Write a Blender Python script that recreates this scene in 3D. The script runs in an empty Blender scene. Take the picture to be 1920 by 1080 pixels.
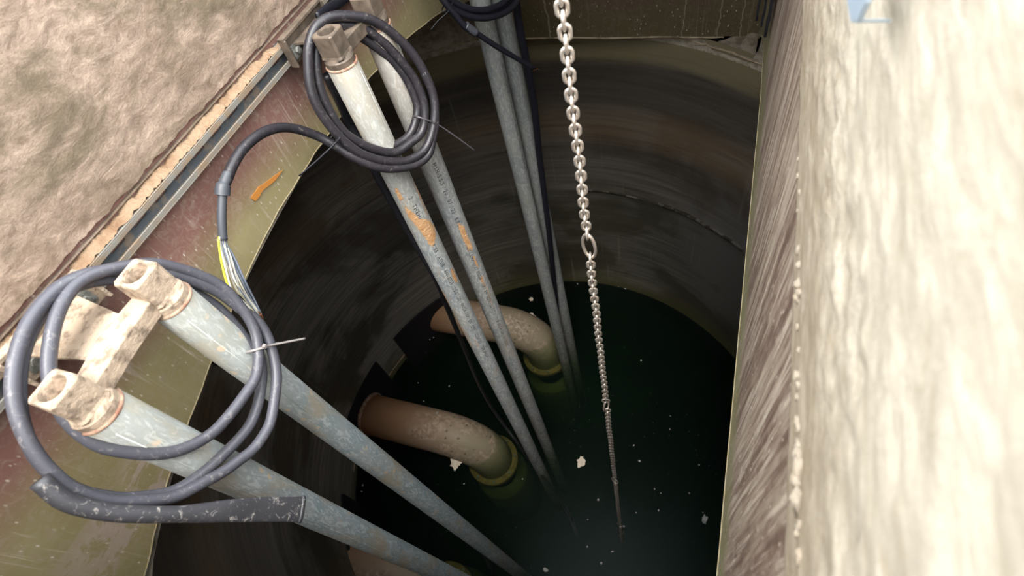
import bpy, bmesh, math, random
from mathutils import Vector, Matrix, noise
import numpy as np
random.seed(7)
sc = bpy.context.scene
col = sc.collection
PI = math.pi

# ------------------------------------------------------------------ camera
F = 1000.0
RW = Matrix(((0.93789208, 0.14098766, -0.31698727),
             (0.29266414, -0.81218023, 0.50468898),
             (-0.18629587, -0.56611461, -0.80299944)))   # columns: right, down, forward in the world
cam = bpy.data.cameras.new('camera')
cam.sensor_width = 36.0
cam.lens = F * 36.0 / 1920.0
cam.clip_start = 0.01
cam.clip_end = 100
cam.dof.use_dof = True
cam.dof.focus_distance = 1.25
cam.dof.aperture_fstop = 6.0
camo = bpy.data.objects.new('camera', cam)
right, down, fwd = RW.col[0], RW.col[1], RW.col[2]
M = Matrix((right, -down, -fwd)).transposed().to_4x4()
camo.matrix_world = M
col.objects.link(camo)
sc.camera = camo

# ------------------------------------------------------------------ daylight
w = bpy.data.worlds.new('overcast_sky')
sc.world = w
w.use_nodes = True
bg = w.node_tree.nodes['Background']
bg.inputs[0].default_value = (0.93, 0.97, 1.0, 1)
bg.inputs[1].default_value = 3.1
sun = bpy.data.lights.new('hazy_sun', 'SUN')
sun.energy = 2.8
sun.angle = math.radians(32)
sun.color = (1.0, 0.95, 0.88)
suno = bpy.data.objects.new('hazy_sun', sun)
suno.rotation_euler = Vector((0.20, -0.36, 1.0)).to_track_quat('Z', 'Y').to_euler()
col.objects.link(suno)

sc.view_settings.view_transform = 'Standard'
sc.view_settings.look = 'None'
sc.view_settings.exposure = 1.0
sc.view_settings.gamma = 1.0
sc.view_settings.use_curve_mapping = False
cy = sc.cycles
cy.max_bounces = 8
cy.diffuse_bounces = 5
cy.glossy_bounces = 3
cy.transmission_bounces = 4
cy.transparent_max_bounces = 10
cy.volume_bounces = 1
cy.sample_clamp_indirect = 8
cy.caustics_reflective = False
cy.caustics_refractive = False

# ------------------------------------------------------------------ measuring helpers
def ray(x, y):
    return RW @ Vector((x - 960, y - 540, F))
def on_axis(x, y, ax, val):
    q = ray(x, y)
    return q * (val / q[ax])
def on_plane(x, y, p0, n):
    q = ray(x, y)
    p0, n = Vector(p0), Vector(n)
    return q * (p0.dot(n) / q.dot(n))
def frac(x):
    return x - math.floor(x)
def lerp(a, b, t):
    return a + (b - a) * t
def interp(x, xs, ys):
    return float(np.interp(x, xs, ys))

# ------------------------------------------------------------------ materials
class NT:
    def __init__(s, name):
        s.m = bpy.data.materials.new(name)
        s.m.use_nodes = True
        s.t = s.m.node_tree
        s.n = s.t.nodes
        s.b = s.n['Principled BSDF']
        s.geo = s.n.new('ShaderNodeNewGeometry')
        s.sep = s.n.new('ShaderNodeSeparateXYZ')
        s.t.links.new(s.geo.outputs['Position'], s.sep.inputs[0])
    def L(s, a, b):
        s.t.links.new(a, b)
    def mapping(s, scale, loc=(0, 0, 0), rot=(0, 0, 0), src=None):
        mp = s.n.new('ShaderNodeMapping')
        mp.inputs['Scale'].default_value = scale
        mp.inputs['Location'].default_value = loc
        mp.inputs['Rotation'].default_value = rot
        s.L(src or s.geo.outputs['Position'], mp.inputs[0])
        return mp.outputs[0]
    def noise(s, vec, scale, detail=4, rough=0.55, dist=0.0):
        q = s.n.new('ShaderNodeTexNoise')
        q.inputs['Scale'].default_value = scale
        q.inputs['Detail'].default_value = detail
        q.inputs['Roughness'].default_value = rough
        q.inputs['Distortion'].default_value = dist
        s.L(vec, q.inputs['Vector'])
        return q.outputs[0]
    def voronoi(s, vec, scale, rand=1.0):
        q = s.n.new('ShaderNodeTexVoronoi')
        q.inputs['Scale'].default_value = scale
        q.inputs['Randomness'].default_value = rand
        s.L(vec, q.inputs['Vector'])
        return q.outputs['Distance']
    def ramp(s, fac, stops, interp='LINEAR'):
        q = s.n.new('ShaderNodeValToRGB')
        q.color_ramp.interpolation = interp
        e = q.color_ramp.elements
        while len(e) < len(stops):
            e.new(0.5)
        for i, (p, c) in enumerate(stops):
            e[i].position = p
            e[i].color = (c, c, c, 1) if isinstance(c, (int, float)) else (*c, 1)
        s.L(fac, q.inputs[0])
        return q.outputs[0]
    def mix(s, fac, a, b, mode='MIX'):
        q = s.n.new('ShaderNodeMix')
        q.data_type = 'RGBA'
        q.blend_type = mode
        for i, v in ((0, fac), (6, a), (7, b)):
            if isinstance(v, (int, float)):
                q.inputs[i].default_value = v if i == 0 else (v, v, v, 1)
            elif isinstance(v, tuple):
                q.inputs[i].default_value = (*v, 1)
            else:
                s.L(v, q.inputs[i])
        return q.outputs[2]
    def math(s, op, a, b=0.0, c=0.0, clamp=False):
        q = s.n.new('ShaderNodeMath')
        q.operation = op
        q.use_clamp = clamp
        for i, v in enumerate((a, b, c)):
            if isinstance(v, (int, float)):
                q.inputs[i].default_value = v
            else:
                s.L(v, q.inputs[i])
        return q.outputs[0]
    def maprange(s, v, a, b, c=0.0, d=1.0):
        q = s.n.new('ShaderNodeMapRange')
        s.L(v, q.inputs[0])
        for i, k in enumerate((a, b, c, d)):
            q.inputs[i + 1].default_value = k
        return q.outputs[0]
    def bump(s, h, strength=0.3, dist=0.002):
        q = s.n.new('ShaderNodeBump')
        q.inputs['Strength'].default_value = strength
        q.inputs['Distance'].default_value = dist
        s.L(h, q.inputs['Height'])
        s.L(q.outputs[0], s.b.inputs['Normal'])
    def out(s, colr=None, rough=0.6, metal=0.0, spec=0.5):
        if colr is not None:
            if isinstance(colr, tuple):
                s.b.inputs['Base Color'].default_value = (*colr, 1)
            else:
                s.L(colr, s.b.inputs['Base Color'])
        if isinstance(rough, (int, float)):
            s.b.inputs['Roughness'].default_value = rough
        else:
            s.L(rough, s.b.inputs['Roughness'])
        s.b.inputs['Metallic'].default_value = metal
        s.b.inputs['Specular IOR Level'].default_value = spec
        return s.m

def mat_concrete(name, pale, mid, dark, rot, dark_amt=0.5, bump=0.9, stretch=(1, 0.55, 1.2), foot=None):
    k = NT(name)
    v = k.mapping((1, 1, 1), rot=rot)
    sv = k.mapping(stretch, rot=rot)
    n1 = k.noise(sv, 6.5, 6, 0.72, 0.9)
    n2 = k.noise(sv, 48, 8, 0.75, 0.8)
    n3 = k.noise(v, 300, 3, 0.6)
    n4 = k.noise(k.mapping(tuple(q * 0.9 for q in stretch), rot=rot, loc=(4, 1, 2)), 16, 8, 0.75, 0.4)
    c = k.ramp(n2, [(0.34, mid), (0.50, pale), (0.68, tuple(min(1, q * 1.45) for q in pale))])
    c = k.mix(k.ramp(n4, [(0.46, 0.0), (0.60, 0.55)]), c, mid)
    c = k.mix(k.ramp(n1, [(0.46, 0.0), (0.60, dark_amt)]), c, dark)
    c = k.mix(k.ramp(n3, [(0.3, 0.35), (0.5, 0.0)]), c, dark)
    if foot:
        fc, za, zb = foot
        ft = k.math('MULTIPLY', k.maprange(k.sep.outputs[2], za, zb, 1.0, 0.0), k.ramp(n2, [(0.35, 0.95), (0.65, 0.45)]))
        c = k.mix(ft, c, fc)
    pit = k.voronoi(v, 170)
    c = k.mix(k.ramp(pit, [(0.05, 0.6), (0.14, 0.0)]), c, tuple(q * 0.5 for q in dark))
    h = k.math('ADD', k.math('MULTIPLY', n2, 1.0), k.math('MULTIPLY', n3, 0.4))
    k.bump(h, bump, 0.0025)
    return k.out(c, 0.9, 0, 0.2)

M_conc_left = mat_concrete('sandy_concrete', (0.315, 0.235, 0.180), (0.190, 0.132, 0.094), (0.135, 0.105, 0.068), (0.9, 0, 0), 0.85, 0.7)
M_conc_right = mat_concrete('pale_concrete', (0.42, 0.37, 0.295), (0.31, 0.262, 0.195), (0.33, 0.295, 0.22), (0, 0, 0), 0.35, 0.8, (1, 0.30, 1.3), ((0.23, 0.175, 0.115), -0.36, -0.24))
M_conc_ground = mat_concrete('ground_concrete', (0.5, 0.45, 0.38), (0.4, 0.35, 0.28), (0.3, 0.27, 0.22), (0, 0, 0), 0.3)

def mat_grp(name, z_mid, width, drips=False, worn=0.5, red1=(0.125, 0.055, 0.047), red2=(0.23, 0.105, 0.085), ol1=(0.155, 0.118, 0.042), ol2=(0.29, 0.235, 0.10), smear=False, dust=0.35):
    k = NT(name)
    P = k.geo.outputs['Position']
    z = k.sep.outputs[2]
    big = k.noise(k.mapping((1, 1, 1)), 3.2, 3, 0.5, 0.4)
    zz = k.math('ADD', z, k.math('MULTIPLY', k.math('SUBTRACT', big, 0.5), width * 2.2))
    f = k.maprange(zz, z_mid - width, z_mid + width)
    red = k.mix(k.noise(P, 9, 4), red1, red2)
    olive = k.mix(k.noise(P, 12, 4), ol1, ol2)
    c = k.mix(f, olive, red)
    # cloudy laminate fibres
    fib = k.noise(k.mapping((1, 1, 1), rot=(0.4, 0.2, 0)), 60, 5, 0.7, 1.2)
    c = k.mix(k.ramp(fib, [(0.48, 0.0), (0.70, dust)]), c, (0.40, 0.32, 0.25))
    # upright scratches
    s1 = k.noise(k.mapping((170, 170, 7), rot=(0.10, 0, 0)), 1.0, 3, 0.6, 0.5)
    s2 = k.noise(k.mapping((60, 60, 2.5), rot=(-0.12, 0, 0)), 1.0, 4, 0.7, 0.8)
    patch = k.ramp(k.noise(P, 6, 3), [(0.38, 0.15), (0.62, 1.0)])
    sc1 = k.math('MULTIPLY', k.ramp(s1, [(0.60, 0.0), (0.72, 0.75)]), patch)
    sc2 = k.math('MULTIPLY', k.ramp(s2, [(0.60, 0.0), (0.70, 0.8)]), patch)
    c = k.mix(k.math('MULTIPLY', sc1, worn), c, (0.62, 0.53, 0.45))
    c = k.mix(k.math('MULTIPLY', sc2, worn), c, (0.55, 0.46, 0.40))
    if name == 'fibreglass_right':
        s3 = k.noise(k.mapping((40, 26, 3.2), rot=(0.22, 0, 0)), 1.0, 6, 0.75, 0.5)
        s4 = k.noise(k.mapping((40, 90, 5), rot=(0.16, 0, 0)), 1.0, 4, 0.7, 0.2)
        c = k.mix(k.ramp(s3, [(0.48, 0.0), (0.60, 0.75)]), c, (0.35, 0.28, 0.21))
        c = k.mix(k.math('MULTIPLY', k.ramp(s4, [(0.50, 0.0), (0.62, 0.8)]), k.maprange(f, 0, 1, 0.25, 1.0)), c, (0.50, 0.42, 0.33))
        c = k.mix(k.math('MULTIPLY', k.ramp(s4, [(0.34, 0.7), (0.44, 0.0)]), f), c, (0.10, 0.06, 0.045))
        c = k.mix(k.math('MULTIPLY', k.math('SUBTRACT', 1.0, f), 0.6), c, olive)
    # flecks of splashed mortar
    fl = k.voronoi(k.mapping((1, 1, 0.45)), 95)
    flm = k.math('MULTIPLY', k.ramp(fl, [(0.10, 1.0), (0.16, 0.0)]), k.ramp(k.noise(P, 14, 2), [(0.40, 0.0), (0.52, 1.0)]))
    c = k.mix(k.math('MULTIPLY', flm, 0.7), c, (0.68, 0.6, 0.5))
    if smear:
        a = k.ramp(k.maprange(k.sep.outputs[1], -0.15, 0.12), [(0.0, 0.5), (0.3, 1.0), (0.75, 1.0), (1.0, 0.0)])
        b = k.ramp(k.maprange(z, -0.83, -0.68), [(0.0, 0.0), (0.12, 1.0), (0.6, 1.0), (0.85, 0.0)])
        sm = k.noise(k.mapping((1, 1, 2.2), rot=(0.5, 0, 0)), 16, 6, 0.65, 0.6)
        c = k.mix(k.math('MULTIPLY', k.math('MULTIPLY', a, b), k.ramp(sm, [(0.46, 0.0), (0.5, 0.9)])), c, k.mix(fib, (0.36, 0.28, 0.22), (0.50, 0.41, 0.34)))
    if drips:
        wob = k.noise(k.mapping((1, 1, 9)), 1.5, 3)
        dx = k.math('ADD', k.sep.outputs[0], k.math('MULTIPLY', k.math('SUBTRACT', wob, 0.5), 0.05))
        cmb = k.n.new('ShaderNodeCombineXYZ')
        k.L(dx, cmb.inputs[0])
        dr = k.noise(k.mapping((58, 1, 1), src=cmb.outputs[0], loc=(0, 0.4, 0.43)), 1.0, 2, 0.5)
        c = k.mix(k.ramp(dr, [(0.645, 0.0), (0.675, 0.55)]), c, (0.34, 0.29, 0.22))
    k.bump(k.math('ADD', fib, s1), 0.12, 0.002)
    return k.out(c, k.ramp(fib, [(0.3, 0.34), (0.7, 0.55)]), 0, 0.45)

M_grp_left = mat_grp('fibreglass_left', -0.615, 0.045, worn=0.9, smear=True, red1=(0.17, 0.085, 0.07), red2=(0.30, 0.155, 0.125), ol1=(0.225, 0.18, 0.08), ol2=(0.39, 0.34, 0.18), dust=0.55)
M_grp_right = mat_grp('fibreglass_right', -0.795, 0.03, worn=1.0, red1=(0.12, 0.075, 0.055), red2=(0.21, 0.145, 0.11), ol1=(0.17, 0.15, 0.07), ol2=(0.28, 0.26, 0.14), dust=0.6)
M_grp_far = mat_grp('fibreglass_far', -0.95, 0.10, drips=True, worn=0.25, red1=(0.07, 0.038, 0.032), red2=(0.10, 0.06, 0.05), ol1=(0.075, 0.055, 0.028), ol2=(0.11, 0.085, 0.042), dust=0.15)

def simple(name, c, rough=0.6, metal=0.0, spec=0.5, bump=None, var=None):
    k = NT(name)
    cc = c
    if var:
        sca, c2, lo, hi = var
        cc = k.mix(k.ramp(k.noise(k.geo.outputs['Position'], sca, 5, 0.6), [(lo, 0.0), (hi, 1.0)]), c, c2)
    if bump:
        k.bump(k.noise(k.geo.outputs['Position'], bump[0], 5, 0.6), bump[1], bump[2])
    return k.out(cc, rough, metal, spec)

M_cut = simple('cut_laminate_edge', (0.40, 0.33, 0.21), 0.8, var=(60, (0.4, 0.33, 0.16), 0.4, 0.7))
M_mortar = simple('crumbly_mortar', (0.34, 0.285, 0.22), 0.95, spec=0.1, bump=(120, 0.8, 0.004), var=(45, (0.34, 0.27, 0.2), 0.45, 0.7))
M_ledge = simple('grey_brown_mortar', (0.26, 0.215, 0.165), 0.95, spec=0.1, bump=(70, 0.8, 0.006), var=(38, (0.14, 0.11, 0.08), 0.42, 0.62))
M_dirt = simple('sandy_dirt', (0.31, 0.215, 0.14), 0.95, spec=0.1, bump=(140, 1.0, 0.006), var=(26, (0.22, 0.135, 0.08), 0.45, 0.65))
M_black = simple('black_rubber', (0.010, 0.010, 0.014), 0.5, spec=0.5)
M_blackmat = simple('black_rubber_sheet', (0.012, 0.010, 0.012), 0.75, spec=0.3)
M_white = simple('white_insulation', (0.72, 0.70, 0.62), 0.45)
M_greyins = simple('grey_blue_insulation', (0.20, 0.23, 0.29), 0.45)
M_yellow = simple('yellow_green_insulation', (0.72, 0.70, 0.06), 0.45)
M_copper = simple('bare_copper', (0.62, 0.22, 0.10), 0.35, 0.8)
M_orange = simple('orange_paint', (0.55, 0.22, 0.04), 0.7, var=(90, (0.5, 0.2, 0.05), 0.5, 0.7))
M_ink = simple('black_ink', (0.02, 0.022, 0.025), 0.7)
M_foam = simple('pale_scum', (0.85, 0.74, 0.60), 0.9, spec=0.1, bump=(160, 0.8, 0.004), var=(70, (0.72, 0.42, 0.2), 0.6, 0.75))
M_foamg = simple('grey_scum', (0.42, 0.42, 0.38), 0.9, spec=0.1)
M_tie = simple('tie_plastic', (0.05, 0.045, 0.05), 0.4)
M_tiepale = simple('dusty_tie_plastic', (0.22, 0.20, 0.19), 0.4)

def mat_cable(name, base, dust, amt, deep=False):
    k = NT(name)
    P = k.geo.outputs['Position']
    n1 = k.noise(P, 90, 6, 0.75, 1.2)
    n2 = k.noise(P, 5, 3)
    am = k.math('MULTIPLY', k.maprange(k.sep.outputs[2], -1.5, -2.2), amt) if deep else amt
    c = k.mix(k.math('MULTIPLY', k.ramp(n1, [(0.56, 0.0), (0.70, 1.0)]), am), base, dust)
    c = k.mix(k.ramp(n2, [(0.4, 0.0), (0.7, 0.35)]), c, tuple(q * 1.9 for q in base))
    k.bump(n1, 0.15, 0.001)
    return k.out(c, 0.42, 0, 0.5)
M_cable = mat_cable('black_cable', (0.018, 0.016, 0.020), (0.26, 0.23, 0.21), 0.40)
M_cable_dusty = mat_cable('dusty_black_cable', (0.060, 0.060, 0.074), (0.34, 0.31, 0.29), 0.55)
M_cable_dark = mat_cable('dark_cable', (0.008, 0.008, 0.013), (0.06, 0.06, 0.06), 0.2)
M_cable_wet = mat_cable('wet_speckled_cable', (0.010, 0.010, 0.013), (0.45, 0.43, 0.40), 0.40, True)
M_cable_scuffed = mat_cable('scuffed_black_sheath', (0.035, 0.035, 0.040), (0.50, 0.46, 0.42), 0.9)
M_tube = simple('grey_shrink_tube', (0.055, 0.06, 0.07), 0.45)

def mat_galv(name, base, blue, cream, cream_amt, dots, ang, orange=0.0):
    k = NT(name)
    tc = k.n.new('ShaderNodeTexCoord')
    O = tc.outputs['Object']
    P = k.geo.outputs['Position']
    n1 = k.noise(k.mapping((1, 1, 0.5), src=P), 26, 5, 0.65, 1.0)
    n2 = k.noise(k.mapping((1, 1, 0.35), src=P), 85, 4, 0.6, 2.0)
    n3 = k.noise(k.mapping((1, 1, 0.45), src=P), 15, 4, 0.6, 0.3)
    c = k.mix(k.ramp(n1, [(0.35, 0.0), (0.65, 1.0)]), base, blue)
    c = k.mix(k.ramp(n2, [(0.5, 0.0), (0.62, 0.7)]), c, tuple(min(0.85, q * 1.45) for q in base))
    c = k.mix(k.ramp(n3, [(0.52, 0.0), (0.66, cream_amt)]), c, cream)
    zf = k.maprange(k.sep.outputs[2], -0.50, -1.0, 1.0, 0.0)
    c = k.mix(k.math('MULTIPLY', k.math('MULTIPLY', zf, 0.80 if orange else 0.5), k.ramp(n1, [(0.35, 0.4), (0.6, 1.0)])), c, cream)
    if dots:
        d = k.voronoi(k.mapping((1, 1, 0.8), src=P), 34)
        dm = k.math('MULTIPLY', k.ramp(d, [(0.17, 1.0), (0.22, 0.0)]), k.ramp(k.noise(P, 9, 1), [(0.5, 0.0), (0.54, 1.0)]))
        c = k.mix(k.math('MULTIPLY', dm, 0.85), c, (0.72, 0.58, 0.42))
    if orange:
        o = k.noise(k.mapping((1, 1, 0.22), src=P, loc=(orange, 0, 0)), 22, 4, 0.6, 0.4)
        zr = k.math('MULTIPLY', k.ramp(k.maprange(k.sep.outputs[2], -0.7, -1.6), [(0.0, 0.0), (0.12, 1.0), (0.75, 1.0), (1.0, 0.0)]), 1.0)
        c = k.mix(k.math('MULTIPLY', k.ramp(o, [(0.60, 0.0), (0.64, 0.9)]), zr), c, (0.78, 0.44, 0.22))
    # wet, darker foot near the water line
    wet = k.ramp(k.maprange(k.sep.outputs[2], -2.95, -2.45), [(0.0, 1.0), (0.35, 0.75), (1.0, 0.0)])
    c = k.mix(k.math('MULTIPLY', wet, 0.55), c, k.mix(k.ramp(n2, [(0.45, 0.0), (0.55, 1.0)]), (0.08, 0.085, 0.08), (0.30, 0.27, 0.22)))
    k.bump(k.math('ADD', n1, n2), 0.25, 0.002)
    return k.out(c, k.ramp(n1, [(0.3, 0.42), (0.7, 0.62)]), 0.35, 0.5)
M_galv = mat_galv('galvanised_grey', (0.54, 0.56, 0.55), (0.33, 0.375, 0.40), (0.50, 0.43, 0.32), 0.6, False, 0, orange=0.4)
M_galv_b = mat_galv('galvanised_dull', (0.48, 0.49, 0.48), (0.28, 0.315, 0.33), (0.46, 0.38, 0.29), 0.5, False, 0, orange=2.9)
M_galv_dark = mat_galv('galvanised_dark', (0.34, 0.35, 0.34), (0.24, 0.265, 0.265), (0.36, 0.35, 0.29), 0.4, False, 0)  # darker copy for the rear pipes, their shade put into the colour
M_galv_dusty = mat_galv('galvanised_dusty', (0.50, 0.545, 0.555), (0.33, 0.425, 0.465), (0.50, 0.43, 0.31), 0.75, True, 0)
M_strut = simple('galvanised_strut', (0.27, 0.255, 0.225), 0.5, 0.3, var=(30, (0.30, 0.22, 0.15), 0.42, 0.6), bump=(90, 0.3, 0.002))
M_strutweb = simple('strut_web_steel', (0.13, 0.15, 0.17), 0.5, 0.4, var=(40, (0.30, 0.24, 0.19), 0.5, 0.65))
M_cast = simple('brown_dusted_casting', (0.105, 0.082, 0.063), 0.5, 0.3, var=(40, (0.19, 0.145, 0.11), 0.4, 0.65), bump=(140, 0.2, 0.001))
M_cast_dusty = simple('sandy_casting', (0.44, 0.34, 0.25), 0.85, 0.0, spec=0.3, var=(55, (0.22, 0.165, 0.12), 0.48, 0.62), bump=(90, 0.7, 0.004))
M_rust = simple('rusty_rim', (0.20, 0.09, 0.055), 0.8, var=(60, (0.34, 0.24, 0.17), 0.4, 0.6))
M_bolt = simple('zinc_bolt', (0.40, 0.40, 0.36), 0.4, 0.6, var=(90, (0.2, 0.2, 0.18), 0.4, 0.6))
M_chain = simple('stainless_chain', (0.66, 0.60, 0.53), 0.30, 0.75, var=(60, (0.60, 0.50, 0.42), 0.45, 0.7))
M_shade_cover = simple('steel_shade_cover', (0.25, 0.25, 0.24), 0.6, 0.3)
M_clip = simple('blue_grey_steel', (0.42, 0.50, 0.58), 0.4, 0.5)

def mat_tank():
    k = NT('wet_dark_fibreglass')
    P = k.geo.outputs['Position']
    x, y, z = k.sep.outputs
    ang = k.math('ADD', k.math('ARCTAN2', k.math('SUBTRACT', -0.585, x), k.math('SUBTRACT', y, 0.824)), 1.5708)
    cmb = k.n.new('ShaderNodeCombineXYZ')
    k.L(k.math('MULTIPLY', ang, 1.17), cmb.inputs[0]); k.L(z, cmb.inputs[1])
    U = cmb.outputs[0]
    wob = k.noise(k.mapping((1.3, 5, 1), src=U, loc=(0.3, 0.2, 0.43)), 1.0, 4, 0.6)
    zz = k.math('ADD', z, k.math('MULTIPLY', k.math('SUBTRACT', wob, 0.5), 0.10))
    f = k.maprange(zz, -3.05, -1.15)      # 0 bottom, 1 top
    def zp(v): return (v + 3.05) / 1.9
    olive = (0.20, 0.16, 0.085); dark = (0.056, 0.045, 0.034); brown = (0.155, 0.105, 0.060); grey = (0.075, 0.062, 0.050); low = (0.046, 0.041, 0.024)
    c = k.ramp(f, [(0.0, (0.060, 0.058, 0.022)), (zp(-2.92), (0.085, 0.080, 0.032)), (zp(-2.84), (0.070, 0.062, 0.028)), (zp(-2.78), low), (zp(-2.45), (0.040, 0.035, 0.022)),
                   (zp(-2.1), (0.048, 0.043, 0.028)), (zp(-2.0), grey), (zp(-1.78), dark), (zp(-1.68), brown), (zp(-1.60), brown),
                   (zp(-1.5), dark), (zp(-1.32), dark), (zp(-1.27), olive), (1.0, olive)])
    # horizontal wiping marks left by the laminating roller
    h1 = k.noise(k.mapping((2.2, 60, 1), src=U, loc=(0.3, 0.2, 0.43)), 1.0, 5, 0.65, 0.3)
    c = k.mix(k.ramp(h1, [(0.5, 0.0), (0.75, 0.30)]), c, (0.115, 0.086, 0.056))
    c = k.mix(k.ramp(h1, [(0.28, 0.4), (0.45, 0.0)]), c, (0.022, 0.016, 0.010))
    # lighter grey patches, mostly on the near left flank
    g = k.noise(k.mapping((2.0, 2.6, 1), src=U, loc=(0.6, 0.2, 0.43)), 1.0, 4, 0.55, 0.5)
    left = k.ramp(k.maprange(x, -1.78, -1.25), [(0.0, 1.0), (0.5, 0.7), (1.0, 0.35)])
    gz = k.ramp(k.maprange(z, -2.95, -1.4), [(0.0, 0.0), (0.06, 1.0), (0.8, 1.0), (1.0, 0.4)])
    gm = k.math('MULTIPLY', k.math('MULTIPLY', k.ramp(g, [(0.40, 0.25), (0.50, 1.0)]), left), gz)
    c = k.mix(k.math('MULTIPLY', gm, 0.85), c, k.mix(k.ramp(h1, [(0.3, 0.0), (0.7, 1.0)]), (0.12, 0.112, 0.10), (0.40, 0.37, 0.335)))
    # dried patch on the far right flank
    g2 = k.noise(k.mapping((2.4, 2.4, 1), src=U, loc=(3.1, 1.2, 0.43)), 1.0, 3, 0.5, 0.4)
    rt = k.ramp(k.maprange(x, -0.15, 0.25), [(0.0, 0.0), (0.5, 1.0)])
    rz = k.ramp(k.maprange(z, -2.75, -1.9), [(0.0, 0.0), (0.15, 1.0), (0.85, 1.0), (1.0, 0.0)])
    c = k.mix(k.math('MULTIPLY', k.math('MULTIPLY', rt, rz), k.ramp(g2, [(0.48, 0.0), (0.50, 0.75)])), c, (0.13, 0.12, 0.11))
    # run marks
    v1 = k.noise(k.mapping((46, 1.6, 1), src=U, loc=(0.3, 0.2, 0.43)), 1.0, 3, 0.5, 0.15)
    vp = k.ramp(k.noise(k.mapping((2.5, 1.5, 1), src=U, loc=(0.3, 0.2, 0.43)), 1.0, 2), [(0.45, 0.0), (0.6, 1.0)])
    c = k.mix(k.math('MULTIPLY', k.ramp(v1, [(0.64, 0.0), (0.70, 0.45)]), vp), c, (0.24, 0.21, 0.17))
    # specks
    sp = k.voronoi(P, 55)
    c = k.mix(k.math('MULTIPLY', k.ramp(sp, [(0.05, 0.8), (0.075, 0.0)]), k.ramp(k.noise(P, 5, 1), [(0.5, 0.0), (0.56, 1.0)])), c, (0.4, 0.36, 0.3))
    k.bump(k.math('ADD', h1, g), 0.15, 0.01)
    return k.out(c, k.ramp(h1, [(0.3, 0.42), (0.7, 0.62)]), 0, 0.4)
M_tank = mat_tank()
M_crust = simple('grey_crust', (0.15, 0.135, 0.115), 0.9, spec=0.1, bump=(160, 1.0, 0.006), var=(20, (0.045, 0.036, 0.026), 0.46, 0.54))
M_joint = simple('pale_joint', (0.40, 0.31, 0.20), 0.8, var=(14, (0.16, 0.12, 0.07), 0.45, 0.6))

def mat_discharge():
    k = NT('brown_stained_pipe')
    P = k.geo.outputs['Position']
    n = k.noise(k.mapping((0.5, 1, 1)), 9, 5, 0.6, 0.4)
    n2 = k.noise(P, 42, 5, 0.7, 0.5)
    xf = k.maprange(k.sep.outputs[0], -1.75, -1.05)
    c = k.ramp(xf, [(0.0, (0.27, 0.115, 0.05)), (0.35, (0.33, 0.185, 0.10)), (0.75, (0.37, 0.27, 0.19)), (1.0, (0.30, 0.25, 0.17))])
    c = k.mix(k.ramp(n, [(0.4, 0.0), (0.7, 0.5)]), c, (0.16, 0.11, 0.075))
    c = k.mix(k.math('MULTIPLY', k.math('MULTIPLY', k.ramp(n2, [(0.46, 0.0), (0.6, 0.8)]), k.ramp(n, [(0.44, 0.0), (0.56, 1.0)])), k.ramp(xf, [(0.35, 0.0), (0.6, 1.0)])), c, (0.52, 0.40, 0.30))
    d = k.voronoi(P, 22)
    c = k.mix(k.math('MULTIPLY', k.ramp(d, [(0.12, 0.7), (0.2, 0.0)]), k.ramp(xf, [(0.6, 0.0), (0.8, 1.0)])), c, (0.08, 0.075, 0.05))
    wl_ = k.ramp(k.maprange(k.sep.outputs[2], -2.97, -2.94), [(0.2, 1.0), (0.8, 0.0)])
    c = k.mix(k.math('MULTIPLY', wl_, 0.75), c, (0.20, 0.19, 0.10))
    k.bump(n2, 0.15, 0.003)
    return k.out(c, 0.55, 0, 0.35)
M_disch = mat_discharge()
M_flange = simple('ochre_flange', (0.34, 0.22, 0.08), 0.7, var=(30, (0.22, 0.15, 0.06), 0.45, 0.6))

def mat_water():
    m = bpy.data.materials.new('murky_green_water')
    m.use_nodes = True
    t = m.node_tree
    t.nodes.clear()
    o = t.nodes.new('ShaderNodeOutputMaterial')
    fr = t.nodes.new('ShaderNodeFresnel'); fr.inputs[0].default_value = 1.33
    tr = t.nodes.new('ShaderNodeBsdfTransparent')
    gl = t.nodes.new('ShaderNodeBsdfGlossy'); gl.inputs['Roughness'].default_value = 0.35; gl.inputs['Color'].default_value = (0.30, 0.36, 0.34, 1)
    mx = t.nodes.new('ShaderNodeMixShader')
    t.links.new(fr.outputs[0], mx.inputs[0]); t.links.new(tr.outputs[0], mx.inputs[1]); t.links.new(gl.outputs[0], mx.inputs[2])
    t.links.new(mx.outputs[0], o.inputs['Surface'])
    ab = t.nodes.new('ShaderNodeVolumeAbsorption'); ab.inputs[0].default_value = (0.60, 0.68, 0.50, 1); ab.inputs[1].default_value = 5.5
    vs = t.nodes.new('ShaderNodeVolumeScatter'); vs.inputs[0].default_value = (0.16, 0.38, 0.32, 1); vs.inputs[1].default_value = 0.19
    ad = t.nodes.new('ShaderNodeAddShader')
    t.links.new(ab.outputs[0], ad.inputs[0]); t.links.new(vs.outputs[0], ad.inputs[1])
    t.links.new(ad.outputs[0], o.inputs['Volume'])
    return m
M_water = mat_water()

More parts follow.
